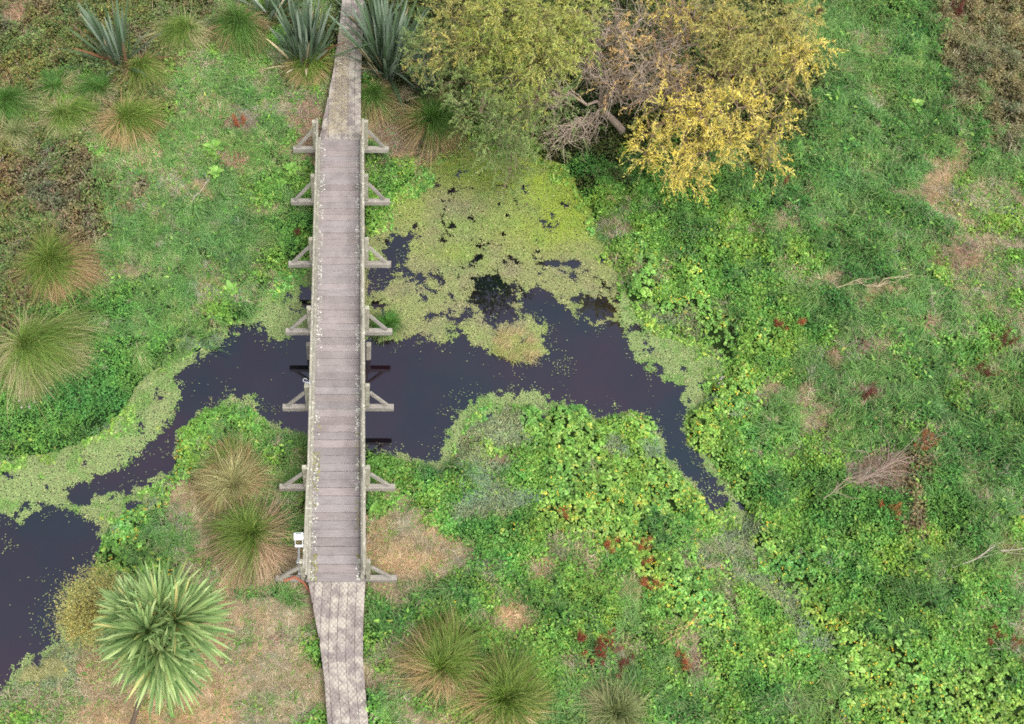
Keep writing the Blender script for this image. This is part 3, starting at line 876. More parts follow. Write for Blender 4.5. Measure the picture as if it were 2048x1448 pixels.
crust(mb, 260, (XB - .55, XB + .55), DK, 1.206, LICH, .008, .3, 9)
mb.build('lichen', M_BARK, br)

# ------------------------------------------------------------------ netted boardwalks at both ends
def boardwalk(name, l, r, label, z0, z1, flip):
    l = np.array(l, float); r = np.array(r, float)
    lx, ly = to_world(l[:, 0], l[:, 1], 1.12); rx, ry = to_world(r[:, 0], r[:, 1], 1.12)
    o1 = np.argsort(ly); o2 = np.argsort(ry)
    ya, yb = ly.min(), ly.max()
    if flip: yb = DK[0] - .006
    else: ya = DK[1] + .012
    ym = np.linspace(ya, yb, 60)
    xl = np.interp(ym, ly[o1], lx[o1]); xr = np.interp(ym, ry[o2], rx[o2])
    zz = np.interp(ym, [ya, yb], [z1, z0] if flip else [z0, z1])
    e = empty(name, (float(xl.mean()), float(ym.mean()), .5), label, 'boardwalk', 'boardwalks joining the footbridge')
    bw = .186
    for k in range(8):
        a = np.maximum(xl, xr - (k + 1) * bw + .004); b = xr - k * bw - .004
        ok = b - a > .012
        v = rr.uniform(.95, 1.05)
        idx = np.where(ok)[0]
        if len(idx) < 2: continue
        a, b, yy, z_ = a[idx], b[idx], ym[idx], zz[idx] + rr.uniform(-.001, .001)
        m = len(idx); dk = MB()
        V = np.stack([np.stack([a, yy, z_ - .045], 1), np.stack([a, yy, z_], 1), np.stack([b, yy, z_], 1), np.stack([b, yy, z_ - .045], 1)], 1)
        i = np.arange(m - 1)[:, None] * 4
        fs = [np.concatenate([i + np.array([j, j + 1, j + 5, j + 4]) for j in range(3)])]
        fs.append(np.array([[3, 2, 1, 0], [(m - 1) * 4, (m - 1) * 4 + 1, (m - 1) * 4 + 2, (m - 1) * 4 + 3]]))
        dk.add(V, fs, (v, v, v))
        dk.build('board', M_BOARD, e)
    for yy in np.arange(ya + .2, yb - .1, 1.2):
        a = np.interp(yy, ym, xl); b = np.interp(yy, ym, xr); z_ = np.interp(yy, ym, zz)
        bs = MB()
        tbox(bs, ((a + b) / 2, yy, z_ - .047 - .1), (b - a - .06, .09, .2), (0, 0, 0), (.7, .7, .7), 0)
        bs.build('bearer', M_BEAM, e)
boardwalk('boardwalk', *BW1, 'near boardwalk widening to the bridge beside the dry lawn', 1.19, 1.02, True)
boardwalk('boardwalk', *BW2, 'far boardwalk running away between the flax bushes, straw stained', 1.19, 1.05, False)

# loose straw on far boardwalk
mb = MB()
x0, y0 = to_world(np.array([697., 690.]), np.array([170., 230.]), 1.2)
n = 2600
y = R.uniform(DK[1] + .3, DK[1] + 4.5, n); x = R.uniform(-.95, -.35, n) + .08 * (y - DK[1]) / 3
ii = ((x > -.95 + .14 * (y - DK[1]) / 1.3) | (x > -.6)) & (x < -.02)
x, y = x[ii], y[ii]; n = len(x); a = R.uniform(0, 6.28, n)
blades(mb, np.stack([x, y, np.full(n, 1.185)], 1), np.stack([np.cos(a), np.sin(a), .05 + 0 * a], 1), R.uniform(.06, .16, n), .007, pick(TAN, n), pick(TAN, n), 0.02, 2)
tag(mb.build('straw_litter', M_DRY), 'loose straw scattered over the far boardwalk', kind='stuff')

# ------------------------------------------------------------------ sensor on its pole, fitting on the post
def at(px, py, z):
    x, y = to_world(px, py, z); return float(x), float(y), z
yb_ = BENT_Y[-1]
bx0 = XB - .785
se = empty('monitoring_station', (bx0 - .06, yb_ + .09, BZ - .2), 'white box sensor on a thin grey pole beside the near left post', 'sensor')
mb = MB()
tube(mb, [(bx0 - .015, yb_ + .02, .8), (bx0 - .0, yb_ + .02, 2.0), (bx0 + .05, yb_ + .02, 2.85)], [.028, .028, .024], (.8, .8, .8), 10)
mb.build('pole', M_STEEL, se)
mb = MB()
bxc = bx0 + .055
for s_ in (-.075, .075):
    tbar(mb, (bxc + s_, yb_ + .02, 2.85), (bxc + s_, yb_ + .10, 3.06), .012, .012, (1, 1, 1), 0)
tbar(mb, (bxc - .085, yb_ + .02, 2.85), (bxc + .085, yb_ + .02, 2.85), .045, .02, (1, 1, 1), .003)
mb.build('bracket', M_WHITE, se)
mb = MB()
tbox(mb, (bxc, yb_ + .125, 3.12), (.20, .12, .12), (-.25, 0, .04), (1, 1, 1), .012)
bxo = mb.build('sensor_box', M_WHITE, se)
mb = MB()
tbox(mb, (bxc + .005, yb_ + .155, 3.192), (.12, .014, .008), (-.25, 0, .04), (1, 1, 1), 0)
v_ = mb.build('vent_slot', M_PANEL, se)
for zc in (1.95, 1.25):
    mb = MB()
    tbox(mb, (bx0 + .01, yb_ + .015, zc), (.10, .075, .05), (0, 0, 0), (1, 1, 1), .008)
    mb.build('clamp', M_STEEL, se)
# bent cable guard pipe hanging under the bent
mb = MB()
p = [at(568, 1162, 1.0), at(590, 1154, 1.04), at(608, 1166, .98), at(622, 1186, .9)]
tube(mb, p, [.035, .035, .03, .03], lin((150, 96, 74)), 8)
tag(mb.build('rusty_pipe', M_BARK), 'short rust brown pipe bent over the nearest left beam end', 'pipe')

py4 = BENT_Y[4]
fx = XB - .72
mb = MB()
a = np.linspace(0, 1.5 * math.pi, 12)
ring = np.stack([fx - .03 + .045 * np.cos(a), py4 + .10 + .045 * np.sin(a), np.full(12, 2.08)], 1)
tube(mb, ring, np.full(12, .012), (1, 1, 1), 6)
tbar(mb, (fx - .03, py4 + .05, 2.07), (fx + .09, py4 + .04, 2.07), .025, .012, (1, 1, 1), 0)
tbar(mb, (fx + .075, py4 + .10, 2.06), (fx + .075, py4 - .02, 2.06), .02, .012, (1, 1, 1), 0)
tag(mb.build('cable_hook', M_STEEL), 'small white metal hook on top of a post over open water', 'hook')

# ------------------------------------------------------------------ tussock sedges
def tussock(px, py, r, label, green, dry, nb=2600, hgt=.55, dryfrac=.45, lean=(0, 0), kind='tussock_sedge', group='tussock sedges on the banks', zoff=None, wd=.012):
    x, y = to_world(px, py + 6, .55 + hgt * .5)
    x = float(x); y = float(y)
    z = max(float(samp(ZG, np.array([x]), np.array([y]))[0]), .0) if zoff is None else zoff
    e = empty(kind, (x, y, z), label, 'sedge', group)
    ph = R.uniform(0, 6.28, 2)
    lean = (lean[0] + R.normal() * .2, lean[1] + R.normal() * .16)
    for part, frac, pal, emin, emax, lm in (('green_leaves', 1 - dryfrac, green, .7, 1.52, 1.1), ('dry_leaves', dryfrac, dry, .15, .85, 1.1)):
        n = int(nb * frac)
        a = R.uniform(0, 2 * math.pi, n)
        # tufts: clumps of blades share a direction
        tuft = R.integers(0, 20, n); ta = R.uniform(0, 2 * math.pi, 26); tl = R.uniform(.6, 1.25, 26) * (1 + .22 * np.sin(ta + ph[0]) + .16 * np.sin(2 * ta + ph[1])); bd = R.normal(size=26) * .3; tc_ = R.uniform(.8, 1.25, 26); a = np.where(R.uniform(size=n) < .8, ta[tuft] + R.normal(size=n) * .15, a)
        e_ = R.uniform(emin, emax, n)
        D = np.stack([np.cos(a) * np.cos(e_) + lean[0], np.sin(a) * np.cos(e_) + lean[1], np.sin(e_)], 1)
        D = norm(D + .08 * R.normal(size=(n, 3)))
        br_ = R.uniform(0, .16, n) * (r / .9)
        P = np.stack([x + np.cos(a) * br_, y + np.sin(a) * br_, z + hgt * .45 + R.uniform(-.05, .2, n) * hgt], 1)
        L = r * R.uniform(.75, 1.25, n) * lm * tl[tuft]
        c0 = pick(pal, n, .18) * tc_[tuft][:, None]
        c1 = (c0 * .85 + pick(dry, n) * .15) if part == 'green_leaves' else (c0 * .6 + pick(TAN, n) * .4)
        mb = MB()
        blades(mb, P, D, L, wd, c0 * .9, c1, R.uniform(.45, 1.15, n) * (1.15 - .3 * lean[1]), 5, 'grass', .4, None, bd[tuft] + R.normal(size=n) * .12)
        if part == 'dry_leaves':     # fibrous trunk-like base
            m = int(260 * r)
            a = R.uniform(0, 6.28, m)
            P = np.stack([x + np.cos(a) * .15 * r, y + np.sin(a) * .15 * r, z + hgt * R.uniform(.3, .6, m)], 1)
            D = norm(np.stack([np.cos(a) * .5, np.sin(a) * .5, -.9 + 0 * a], 1))
            blades(mb, P, D, .5 * r + .1, .014, pick(dry, m) * .8, pick(dry, m) * .8, 0, 2)
        mb.build(part, M_GRASS if part == 'green_leaves' else M_DRY, e)
    return e
TG = [(3, (94, 132, 44)), (2, (112, 146, 54)), (1, (70, 106, 36)), (1, (146, 152, 82))]
TGD = [(3, (64, 118, 40)), (2, (80, 132, 48)), (1, (50, 94, 34)), (.6, (120, 144, 74))]
TGR = [(3, (126, 140, 88)), (2, (106, 126, 74)), (1, (150, 152, 106))]
TD = [(3, (182, 152, 96)), (2, (166, 140, 86)), (1, (204, 182, 132)), (1, (156, 116, 74))]
TDG = [(3, (170, 168, 112)), (2, (154, 156, 98)), (1, (190, 180, 134))]
TRED = [(2, (176, 134, 94)), (2, (188, 154, 108)), (1, (152, 102, 70)), (1, (156, 150, 88))]
PINKT = [(3, (184, 150, 118)), (2, (166, 128, 96)), (1, (204, 180, 148))]
T = [
    (110, 540, 1.28, 'large green and tan sedge tussock at the left edge, upper of the pair', TG, TRED, 3600, .6, .5, (0, 0)),
    (58, 690, 1.3, 'large olive sedge tussock at the left edge above the herb bank', TG, TDG, 3600, .6, .45, (.05, 0)),
    (462, 965, .95, 'tan topped sedge tussock just behind another left of the bridge', TDG, TD, 2600, .5, .6, (-.1, .1)),
    (500, 1068, 1.1, 'sedge tussock with green heart and reddish skirt left of the bridge', TG, PINKT, 3400, .55, .5, (0, 0)),
    (462, 905, .6, 'small green and rust sedge at the stream edge left of the bridge', TG, TRED, 1300, .4, .5, (0, .1)),
    (885, 1335, 1.05, 'sedge tussock with bare fibrous base right of the near boardwalk', TG, TD, 3000, .65, .5, (-.1, .15)),
    (1005, 1400, 1.1, 'sedge tussock cut by the bottom edge with orange right side', TG, TD, 3400, .6, .45, (0, .1)),
    (1225, 1425, .85, 'faded tan sedge at the bottom edge mixed with green herbs', TGR, TDG, 1800, .45, .55, (0, .15)),
    (262, 250, .95, 'tan green sedge spilling right above the bramble scrub', TG, TD, 2600, .5, .5, (.25, -.1)),
    (135, 240, .85, 'pale tipped sedge with dark green heart amid other sedges', TG, TDG, 2000, .45, .45, (0, 0)),
    (20, 215, .8, 'tall dark green sedge cut by the left edge', TGD, TDG, 2200, .55, .2, (0, .1)),
    (115, 182, .6, 'small upright dark sedge in the back row left of its twin', TGD, TDG, 1500, .45, .25, (0, .1)),
    (205, 185, .65, 'rounded dark green sedge in the back row with long grey tips', TGD, TDG, 1700, .45, .25, (0, .1)),
    (35, 275, .55, 'little grey green sedge at the left edge in front of the tall one', TGR, TDG, 1100, .35, .4, (0, 0)),
    (476, 62, .95, 'dense bright green sedge with brown skirt near the top edge', TGD, TRED, 3000, .6, .35, (.05, .1)),
    (372, 70, .9, 'olive sedge leaning right beside the lone flax bush', TG, TDG, 2000, .45, .5, (.2, -.05)),
    (616, 140, .75, 'golden olive sedge in front of the left flax bush', TG, TD, 2200, .5, .5, (0, -.1)),
    (745, 185, .65, 'green and golden sedge touching the right side of the far boardwalk', TGD, TD, 1900, .5, .45, (.1, 0)),
    (870, 228, 1.02, 'big deep green sedge between far boardwalk and pond', TGD, TD, 3600, .65, .35, (0, 0)),
    (285, 140, .75, 'olive sedge growing under the lone flax bush', TG, TRED, 1700, .5, .4, (.05, -.1)),
    (775, 622, .50, 'small bright green sedge standing in the duckweed beside the bridge', TGD, TGD, 1300, .35, .2, (0, 0)),
]
for t in T:
    px, py, r, lab, g_, d_, nb, hg, df, ln = t
    up = 1.15 if py < 300 else 1.0
    tussock(px, py, r * .97 * up, lab, g_, d_, int(nb * 1.5 * up), hg * up, df * .8, ln, wd=.014)

# low clumps of long grass lying about
for px, py, r, lab, g_, d_, ln in (
        (1030, 690, .85, 'pale grassy islet of reeds floating in open water', [(3, (176, 184, 110)), (1, (140, 160, 84))], [(2, (190, 176, 124)), (1, (170, 150, 110))], (.2, .1)),
        (1740, 600, .8, 'pale straw grass clump beside a fallen branch on the right bank', TDG, TD, (.3, 0)),
        (1985, 1090, 1.0, 'long pale green grass clump at the right edge under a bare branch', TGR, TDG, (-.1, -.2)),
        (1850, 520, .9, 'grey tan grass clump low on the upper right bank', TGR, PINKT, (0, -.2)),
        (200, 1330, .7, 'dead tan grass overhanging the left pool in front of the cabbage tree', TDG, PINKT, (-.1, .2)),
        (80, 1340, .6, 'small dry grass clump at the lower left pool edge', TDG, TDG, (-.2, .2)),
        (1690, 720, .6, 'grey bent grass clump with dead stalks on the right bank', TGR, PINKT, (.2, .1)),
        (1600, 780, .7, 'green arching grass clump above the tan patches', GREEN, TDG, (.1, -.1)),
        (1230, 1180, .6, 'blue green grass clump among small red dock spikes', GREEN, TDG, (.2, .1))):
    islet = 'islet' in lab
    x, y = to_world(px, py, .02 if islet else .7); x = float(x); y = float(y)
    z0 = .01 if islet else float(samp(ZG, np.array([x]), np.array([y]))[0]) + .4 * float(samp(HUMP, np.array([x]), np.array([y]))[0])
    mb = MB(); k = 26 if islet else 16
    la = math.atan2(ln[1] + .01, ln[0] + .01)
    for j in range(k):
        aa = R.uniform(0, 6.28); rr_ = math.sqrt(R.uniform(0, 1)) * r * .62
        cx_, cy_ = x + math.cos(aa) * rr_ * 1.15, y + math.sin(aa) * rr_ * .8
        n = 75
        a = R.uniform(0, 6.28, n); e_ = R.uniform(.3, 1.3, n)
        D = norm(np.stack([np.cos(a) * np.cos(e_) + .9 * math.cos(la), np.sin(a) * np.cos(e_) + .9 * math.sin(la), np.sin(e_)], 1) + R.normal(size=3) * .25)
        P = np.stack([cx_ + R.normal(size=n) * .05, cy_ + R.normal(size=n) * .05, np.full(n, z0)], 1)
        c = pick(g_ if R.uniform() < .6 else d_, n)
        blades(mb, P, D, r * .5 * R.uniform(.6, 1.2, n), .011, c, c * .5 + pick(d_, n) * .5, R.uniform(.4, .9, n), 4)
    tag(mb.build('grass_clump', M_GRASS), lab, 'grass clump', 'loose grass clumps')

# ------------------------------------------------------------------ flax bushes
def flax(px, py, h, nb, label, spread=.55, lean=(0, 0)):
    x, y = to_world(px, py, .95)
    x = float(x); y = float(y); z = float(samp(ZG, np.array([x]), np.array([y]))[0])
    e = empty('flax_bush', (x, y, z), label, 'flax', 'flax bushes along the far boardwalk')
    for part, n, pal, k in (('leaves', nb, [(3, (116, 134, 118)), (2, (92, 116, 88)), (1, (160, 174, 162)), (1.5, (72, 98, 64))], 1), ('dead_leaves', max(5, nb // 8), [(2, (196, 178, 138)), (1, (214, 204, 170)), (1, (120, 84, 60))], 1.5)):
        a = R.uniform(0, 2 * math.pi, n); el = math.pi / 2 - np.abs(R.normal(size=n)) * spread * k
        D = norm(np.stack([np.cos(a) * np.cos(el) + lean[0], np.sin(a) * np.cos(el) + lean[1], np.sin(el)], 1))
        rb = R.uniform(0, .28, n)
        a2 = a + R.normal(size=n) * .5
        P = np.stack([x + np.cos(a2) * rb, y + np.sin(a2) * rb, np.full(n, z)], 1)
        c = pick(pal, n, .14)
        mb = MB()
        sv = np.stack([-np.sin(a), np.cos(a), 0 * a], 1)
        blades(mb, P, D, h * R.uniform(.6, 1.1, n) * (1 if k == 1 else .75), R.uniform(.065, .11, n), c * .95, c * 1.08, R.uniform(.02, .28, n) * k, 7, 'sword', .6, sv)
        mb.build(part, M_LEAF if k == 1 else M_DRY, e)
flax(612, 125, 2.7, 150, 'tall blue grey flax bush left of the far boardwalk', .33)
flax(545, 25, 1.9, 44, 'flax with yellowing outer leaves cut by the top edge', .6, (.15, 0))
flax(775, 135, 2.8, 190, 'broad dark flax bush right of the far boardwalk', .45, (.05, 0))
flax(855, 165, 1.7, 36, 'small flax behind the big deep green sedge by the willow', .5)
flax(240, 122, 2.4, 64, 'lone silvery flax bush standing in the bramble far left', .48, (-.05, 0))
flax(752, 60, 2.2, 50, 'flax overhanging the top of the far boardwalk', .5, (-.1, 0))

# ------------------------------------------------------------------ cabbage tree
def cabbage():
    heads = [(322, 1215, 4.3, 1.0), (292, 1268, 4.35, 1.0), (362, 1240, 4.45, 1.0), (325, 1318, 4.3, .95), (318, 1272, 4.1, .7), (270, 1225, 4.15, .85)]
    bx, by = to_world(262, 1500, .85)
    bx, by = float(bx), float(by)
    e = empty('cabbage_tree', (bx, by, .8), 'cabbage tree with a round head of sword leaves over the lawn', 'tree')
    hx, hy = to_world(322, 1268, 3.9)
    hx, hy = float(hx), float(hy)
    mb = MB()
    tube(mb, [(bx, by, .7), (bx + .1, by + .25, 1.6), (bx * .5 + hx * .5, by * .5 + hy * .5, 2.7), (hx, hy, 3.7)], [.06, .05, .05, .055], lin((96, 84, 72)), 10)
    heads = [(318 + (a_ - 318) * .85, 1266 + (b_ - 1266) * .8, z_, s_) for a_, b_, z_, s_ in heads]
    for px, py, z, s in heads:
        x, y = to_world(px, py, z)
        tube(mb, [(hx, hy, 3.6), ((hx + x) / 2, (hy + y) / 2, (3.6 + z) / 2 + .02), (x, y, z)], [.055, .045, .04], lin((96, 84, 72)), 8)
    mb.build('trunk', M_BARK, e)
    for part, dead in (('crown', False), ('old_leaves', True)):
        mb = MB()
        for px, py, z, s in heads:
            x, y = to_world(px, py, z); x = float(x); y = float(y)
            n = (240 if not dead else 30)
            ox, oy = x - hx, y - hy
            a = R.uniform(0, 2 * math.pi, n)
            el = R.uniform(-.25, 1.35, n) if not dead else R.uniform(.1, .9, n)
            D = np.stack([np.cos(a) * np.cos(el) + ox * 1.5, np.sin(a) * np.cos(el) + oy * 1.5, np.sin(el)], 1); D = norm(D + .09 * R.normal(size=(n, 3)))
            P = np.stack([x + .03 * np.cos(a), y + .03 * np.sin(a), z - .15 + .3 * np.sin(el).clip(0, 1)], 1)
            pal = [(3, (144, 170, 108)), (2, (118, 148, 90)), (1.5, (174, 192, 132)), (1.4, (88, 122, 70)), (.3, (190, 180, 110))] if not dead else [(2, (184, 176, 92)), (1, (170, 150, 80))]
            c = pick(pal, n, .16)
            sv = np.cross(D, np.array([0, 0, 1.]) + .2 * R.normal(size=(n, 3)))
            L = s * R.uniform(.72, 1.2, n) * (1 if not dead else .5)
            blades(mb, P, D, L, R.uniform(.044, .066, n), c * .85, c * 1.05, R.uniform(.05, .55, n), 6, 'sword', .35, sv)
        mb.build(part, M_LEAF, e)
cabbage()

# pale shrub behind the cabbage tree
def bush(px, py, z, r, label, pal, n, name='shrub', group=None, leafL=.06, leafW=.02, stemc=(120, 100, 80), flat=.7):
    x, y = to_world(px, py, z); x = float(x); y = float(y)
    zb = float(samp(ZG, np.array([x]), np.array([y]))[0]); zb = max(zb, 0)
    e = empty(name, (x, y, zb), label, name.split('_')[-1], group)
    mb = MB(); sm = MB()
    ns = max(8, n // 60)
    d = norm(R.normal(size=(ns, 3))); d[:, 2] = np.abs(d[:, 2]) * flat + .25
    tips = np.array([x, y, zb]) + d * r * R.uniform(.7, 1.05, (ns, 1)) + np.array([0, 0, max(z - zb - r * .3, 0)])
    for tpt in tips:
        b0 = np.array([x, y, zb - .05])
        m = (b0 + tpt) / 2 + R.normal(size=3) * .05 * r + [0, 0, .1 * r]
        tube(sm, [b0, m, tpt], [.014, .009, .004], lin(stemc), 4, False)
    j = R.integers(0, ns, n)
    P = tips[j] * 1.0 + R.normal(size=(n, 3)) * r * np.array([.22, .22, .15])
    Dv = norm(norm(P - np.array([x, y, zb])) + .7 * R.normal(size=(n, 3)))
    N = rand_up(n, .7)
    leaves(mb, P, Dv, N, leafL * R.uniform(.6, 1.3, n), leafW, pick(pal, n), 'kite')
    mb.build('foliage', M_LEAF, e); sm.build('stems', M_BARK, e)
    return e
bush(196, 1215, 1.3, .75, 'pale olive shrub between the left pool and the cabbage tree', [(3, (184, 182, 108)), (2, (164, 168, 92)), (1, (204, 200, 140)), (1, (190, 160, 84))], 7000, 'shrub', None, .07, .018)
bush(168, 1240, .8, .45, 'small golden shrub low at the edge of the left pool', [(2, (176, 168, 80)), (1, (190, 150, 80))], 2200, 'shrub', None, .06, .018)

# ------------------------------------------------------------------ willows
def curve(a, b, n=6, sag=.1, jit=.08):
    a = np.asarray(a, float); b = np.asarray(b, float)
    t = np.linspace(0, 1, n)[:, None]
    L = np.linalg.norm(b - a)
    p = a + (b - a) * t
    p[:, 2] += np.sin(t[:, 0] * math.pi) * sag * L
    off = R.normal(size=(n, 3)) * jit * L * np.sin(t * math.pi) * .5
    return p + off

def willow(base, fork, blobs, label, trunk_r, bark, bare=0, leaf_dens=1.0, leafL=.11, leafW=.025, lift=1.6):
    x, y = to_world(base[0], base[1], .6); x = float(x); y = float(y)
    zb = max(float(samp(ZG, np.array([x]), np.array([y]))[0]), .05)
    e = empty('willow_tree', (x, y, zb), label, 'tree', 'willow trees over the pond')
    fx_, fy_ = to_world(fork[0], fork[1], fork[2]); fk = np.array([float(fx_), float(fy_), fork[2]])
    tk = MB(); cr = MB(); tw = MB()
    bc = lin(bark)
    tube(tk, curve((x, y, zb - .1), fk, 6, .08, .08), np.linspace(trunk_r, trunk_r * .6, 6), bc, 10)
    for (px, py, z, r, pal, dens) in blobs:
        z = z + (lift if py > 180 and z > 1.25 else lift * .55 if z > 1.25 else .2)
        cx_, cy_ = to_world(px, py, z); c = np.array([float(cx_), float(cy_), z])
        lim = curve(fk, c, 7, .08, .12)
        tube(tk, lim, np.linspace(trunk_r * .45, .014, 7), bc, 6, False)
        # secondary branches
        ns = int(8 * r + 4 + bare * 5)
        subs = []
        for k in range(ns):
            d = norm(R.normal(size=3) * [1, 1, .55] + [0, 0, .1]); st_ = lim[R.integers(3, 7)]
            en = c + d * r * R.uniform(.6, 1.05)
            s_ = curve(st_, en, 5, .02, .15)
            tube(tk, s_, np.linspace(.014, .004, 5), bc * R.uniform(.9, 1.3), 4, False)
            subs.append(s_)
            if bare:
                for q in range(5):
                    s2 = s_[R.integers(1, 5)]; e2 = s2 + norm(R.normal(size=3)) * R.uniform(.3, .7)
                    tube(tk, curve(s2, e2, 4, .0, .15), np.linspace(.007, .003, 4), bc * R.uniform(1., 1.5), 3, False)
        if bare:
            for k in range(10):
                s2 = lim[R.integers(2, 7)]; e2 = c + norm(R.normal(size=3) * [1, 1, .5]) * r * R.uniform(.8, 1.5)
                lc = curve(s2, e2, 6, .06, .2)
                tube(tk, lc, np.linspace(.010, .003, 6), lin((186, 170, 156)) * R.uniform(.8, 1.1), 4, False)
        subs = np.concatenate(subs)
        nt_ = int(285 * r * r * dens * leaf_dens)
        if nt_ < 1: continue
        # leafy shoots: half off the branches, half through the volume
        u = norm(R.normal(size=(nt_, 3))); u[:, 2] *= .6
        rad = R.uniform(.35, 1.0, (nt_, 1)) ** .6
        lump = fbm(u[:, 0] * 2 + c[0], u[:, 1] * 2 + c[1], .8, 401)[:, None]
        P = c + u * r * rad * (.35 + 1.3 * lump)
        onb = R.uniform(size=nt_) < .45
        P[onb] = subs[R.integers(0, len(subs), onb.sum())] + R.normal(size=(onb.sum(), 3)) * .05
        D = norm(norm(P - c) * .9 + R.normal(size=(nt_, 3)) * .5 + [0, 0, .15])
        Ls = R.uniform(.25, .5, nt_)
        dr = R.uniform(.15, .7, nt_)
        sc_ = pick(pal, nt_, .10)
        blades(tw, P, D, Ls, .007, bc * 1.3, bc * 1.6, dr, 3, 'const', .1)
        nl = 13
        for j in range(nl):
            t = (j + .6) / nl
            Q = P + D * (Ls * t)[:, None]; Q[:, 2] -= dr * Ls * t * t
            dirv = norm(D * .8 + R.normal(size=(nt_, 3)) * .6 + [0, 0, -.2])
            N = rand_up(nt_, .6)
            leaves(cr, Q, dirv, N, leafL * R.uniform(.6, 1.2, nt_), leafW, sc_ * R.uniform(.8, 1.2, (nt_, 1)), 'kite')
    tk.build('trunk', M_BARK, e); tw.build('twig_sprays', M_BARK, e)
    if cr.n: cr.build('crown', M_LEAF, e)
    return e
OLY = [(3, (156, 170, 80)), (2, (136, 156, 72)), (1, (186, 184, 84)), (1, (112, 136, 64))]
YEL = [(3, (222, 202, 86)), (2, (208, 190, 78)), (1.5, (236, 220, 120)), (1, (176, 172, 86)), (.5, (140, 150, 80))]
GRG = [(3, (124, 148, 84)), (2, (106, 132, 72)), (1, (148, 164, 104)), (1, (88, 112, 62))]
OLB = [(3, (176, 172, 92)), (2, (154, 156, 82)), (1, (200, 184, 92)), (.6, (126, 138, 74))]
RUS = [(2, (212, 176, 110)), (1, (186, 140, 96)), (1.5, (226, 200, 120)), (1, (160, 150, 100))]
YG = [(3, (176, 182, 96)), (2, (156, 168, 88)), (1, (200, 192, 96)), (.6, (130, 146, 76))]
willow((1060, 215), (1060, 150, 1.8), [
    (870, 95, 2.6, .75, GRG, 1.0), (905, 40, 3.0, .75, OLB, 1.0), (930, 165, 2.3, .75, GRG, 1.1), (975, 90, 3.2, .85, OLY, 1.1), (1010, 20, 3.8, .9, YG, 1.2), (1095, 25, 4.0, .95, YG, 1.3),
    (1085, 110, 3.6, .85, YG, 1.3), (1010, 155, 3.0, .75, OLY, 1.0), (960, 225, 2.1, .7, GRG, 1.1), (1020, 260, 1.9, .75, GRG, 1.1), (985, 290, 1.4, .6, GRG, 1.1), (1030, 330, 1.0, .62, GRG, 1.0), (1110, 200, 2.4, .55, GRG, .6),
    (1060, 215, 2.6, .5, OLY, .7), (1150, 80, 3.8, .6, OLY, .9), (850, 120, 2.2, .4, OLB, 1.0), (1010, 375, .7, .4, GRG, .8), (1160, 20, 4.0, .6, YG, 1), (920, 100, 2.9, .6, OLB, 1)],
    'olive and yellow green willow drooping toward the pond beside the flax', .11, (120, 104, 88))
willow((1248, 262), (1205, 215, 1.3), [
    (1090, 195, 1.9, .5, RUS, .05), (1215, 60, 3.2, .9, RUS, .10), (1280, 30, 3.6, .9, RUS, .14), (1290, 120, 3.2, .95, RUS, .16), (1230, 165, 2.4, .8, RUS, .08), (1350, 90, 3.4, .9, RUS, .2), (1390, 30, 3.8, .85, RUS, .3),
    (1180, 130, 2.2, .6, RUS, .05), (1300, 195, 2.3, .7, RUS, .16), (1110, 285, 1.0, .5, GRG, .25), (1170, 260, 1.2, .5, GRG, .2), (1370, 160, 3.0, .7, RUS, .2)],
    'nearly bare willow of grey brown twigs between green and yellow willows', .12, (150, 134, 120), 1, lift=.5)
willow((1430, 215), (1430, 170, 1.7), [
    (1300, 275, 2.0, .5, YEL, 1.0), (1345, 325, 1.7, .55, YEL, 1.1), (1400, 235, 2.6, .6, YEL, 1.1), (1330, 225, 2.3, .45, YEL, .8), (1410, 305, 2.1, .55, YEL, 1.1), (1460, 275, 2.4, .5, YEL, .8), (1475, 215, 2.8, .55, YEL, .9), (1520, 290, 2.1, .5, OLB, .8),
    (1540, 325, 1.8, .42, YEL, .7), (1545, 235, 2.6, .5, YEL, .7), (1600, 205, 2.6, .4, OLB, .7), (1590, 120, 3.4, .5, YEL, 1.2), (1625, 105, 3.4, .42, YEL, 1.2), (1500, 130, 3.4, .65, OLB, .9), (1460, 60, 4.0, .8, OLB, .9), (1540, 50, 4.0, .8, OLB, 1.0),
    (1600, 35, 3.6, .6, OLB, .9), (1450, 150, 3.3, .6, OLB, .7), (1290, 310, 1.6, .35, YEL, .8), (1380, 355, 1.3, .38, YEL, .8), (1340, 5, 4.0, .6, YEL, .4), (1430, 5, 4.2, .6, OLB, 1)],
    'golden yellow willow turning autumn at the right of the willows', .14, (128, 108, 90))

# ------------------------------------------------------------------ dock plants
def ground_at(px, py, hz=.2):
    x, y = to_world(px, py, hz + .4); x = float(x); y = float(y)
    z = float(samp(ZG, np.array([x]), np.array([y]))[0])
    x, y = to_world(px, py, z + hz); x = float(x); y = float(y)
    return x, y, z, float(samp(HUMP, np.array([x]), np.array([y]))[0])

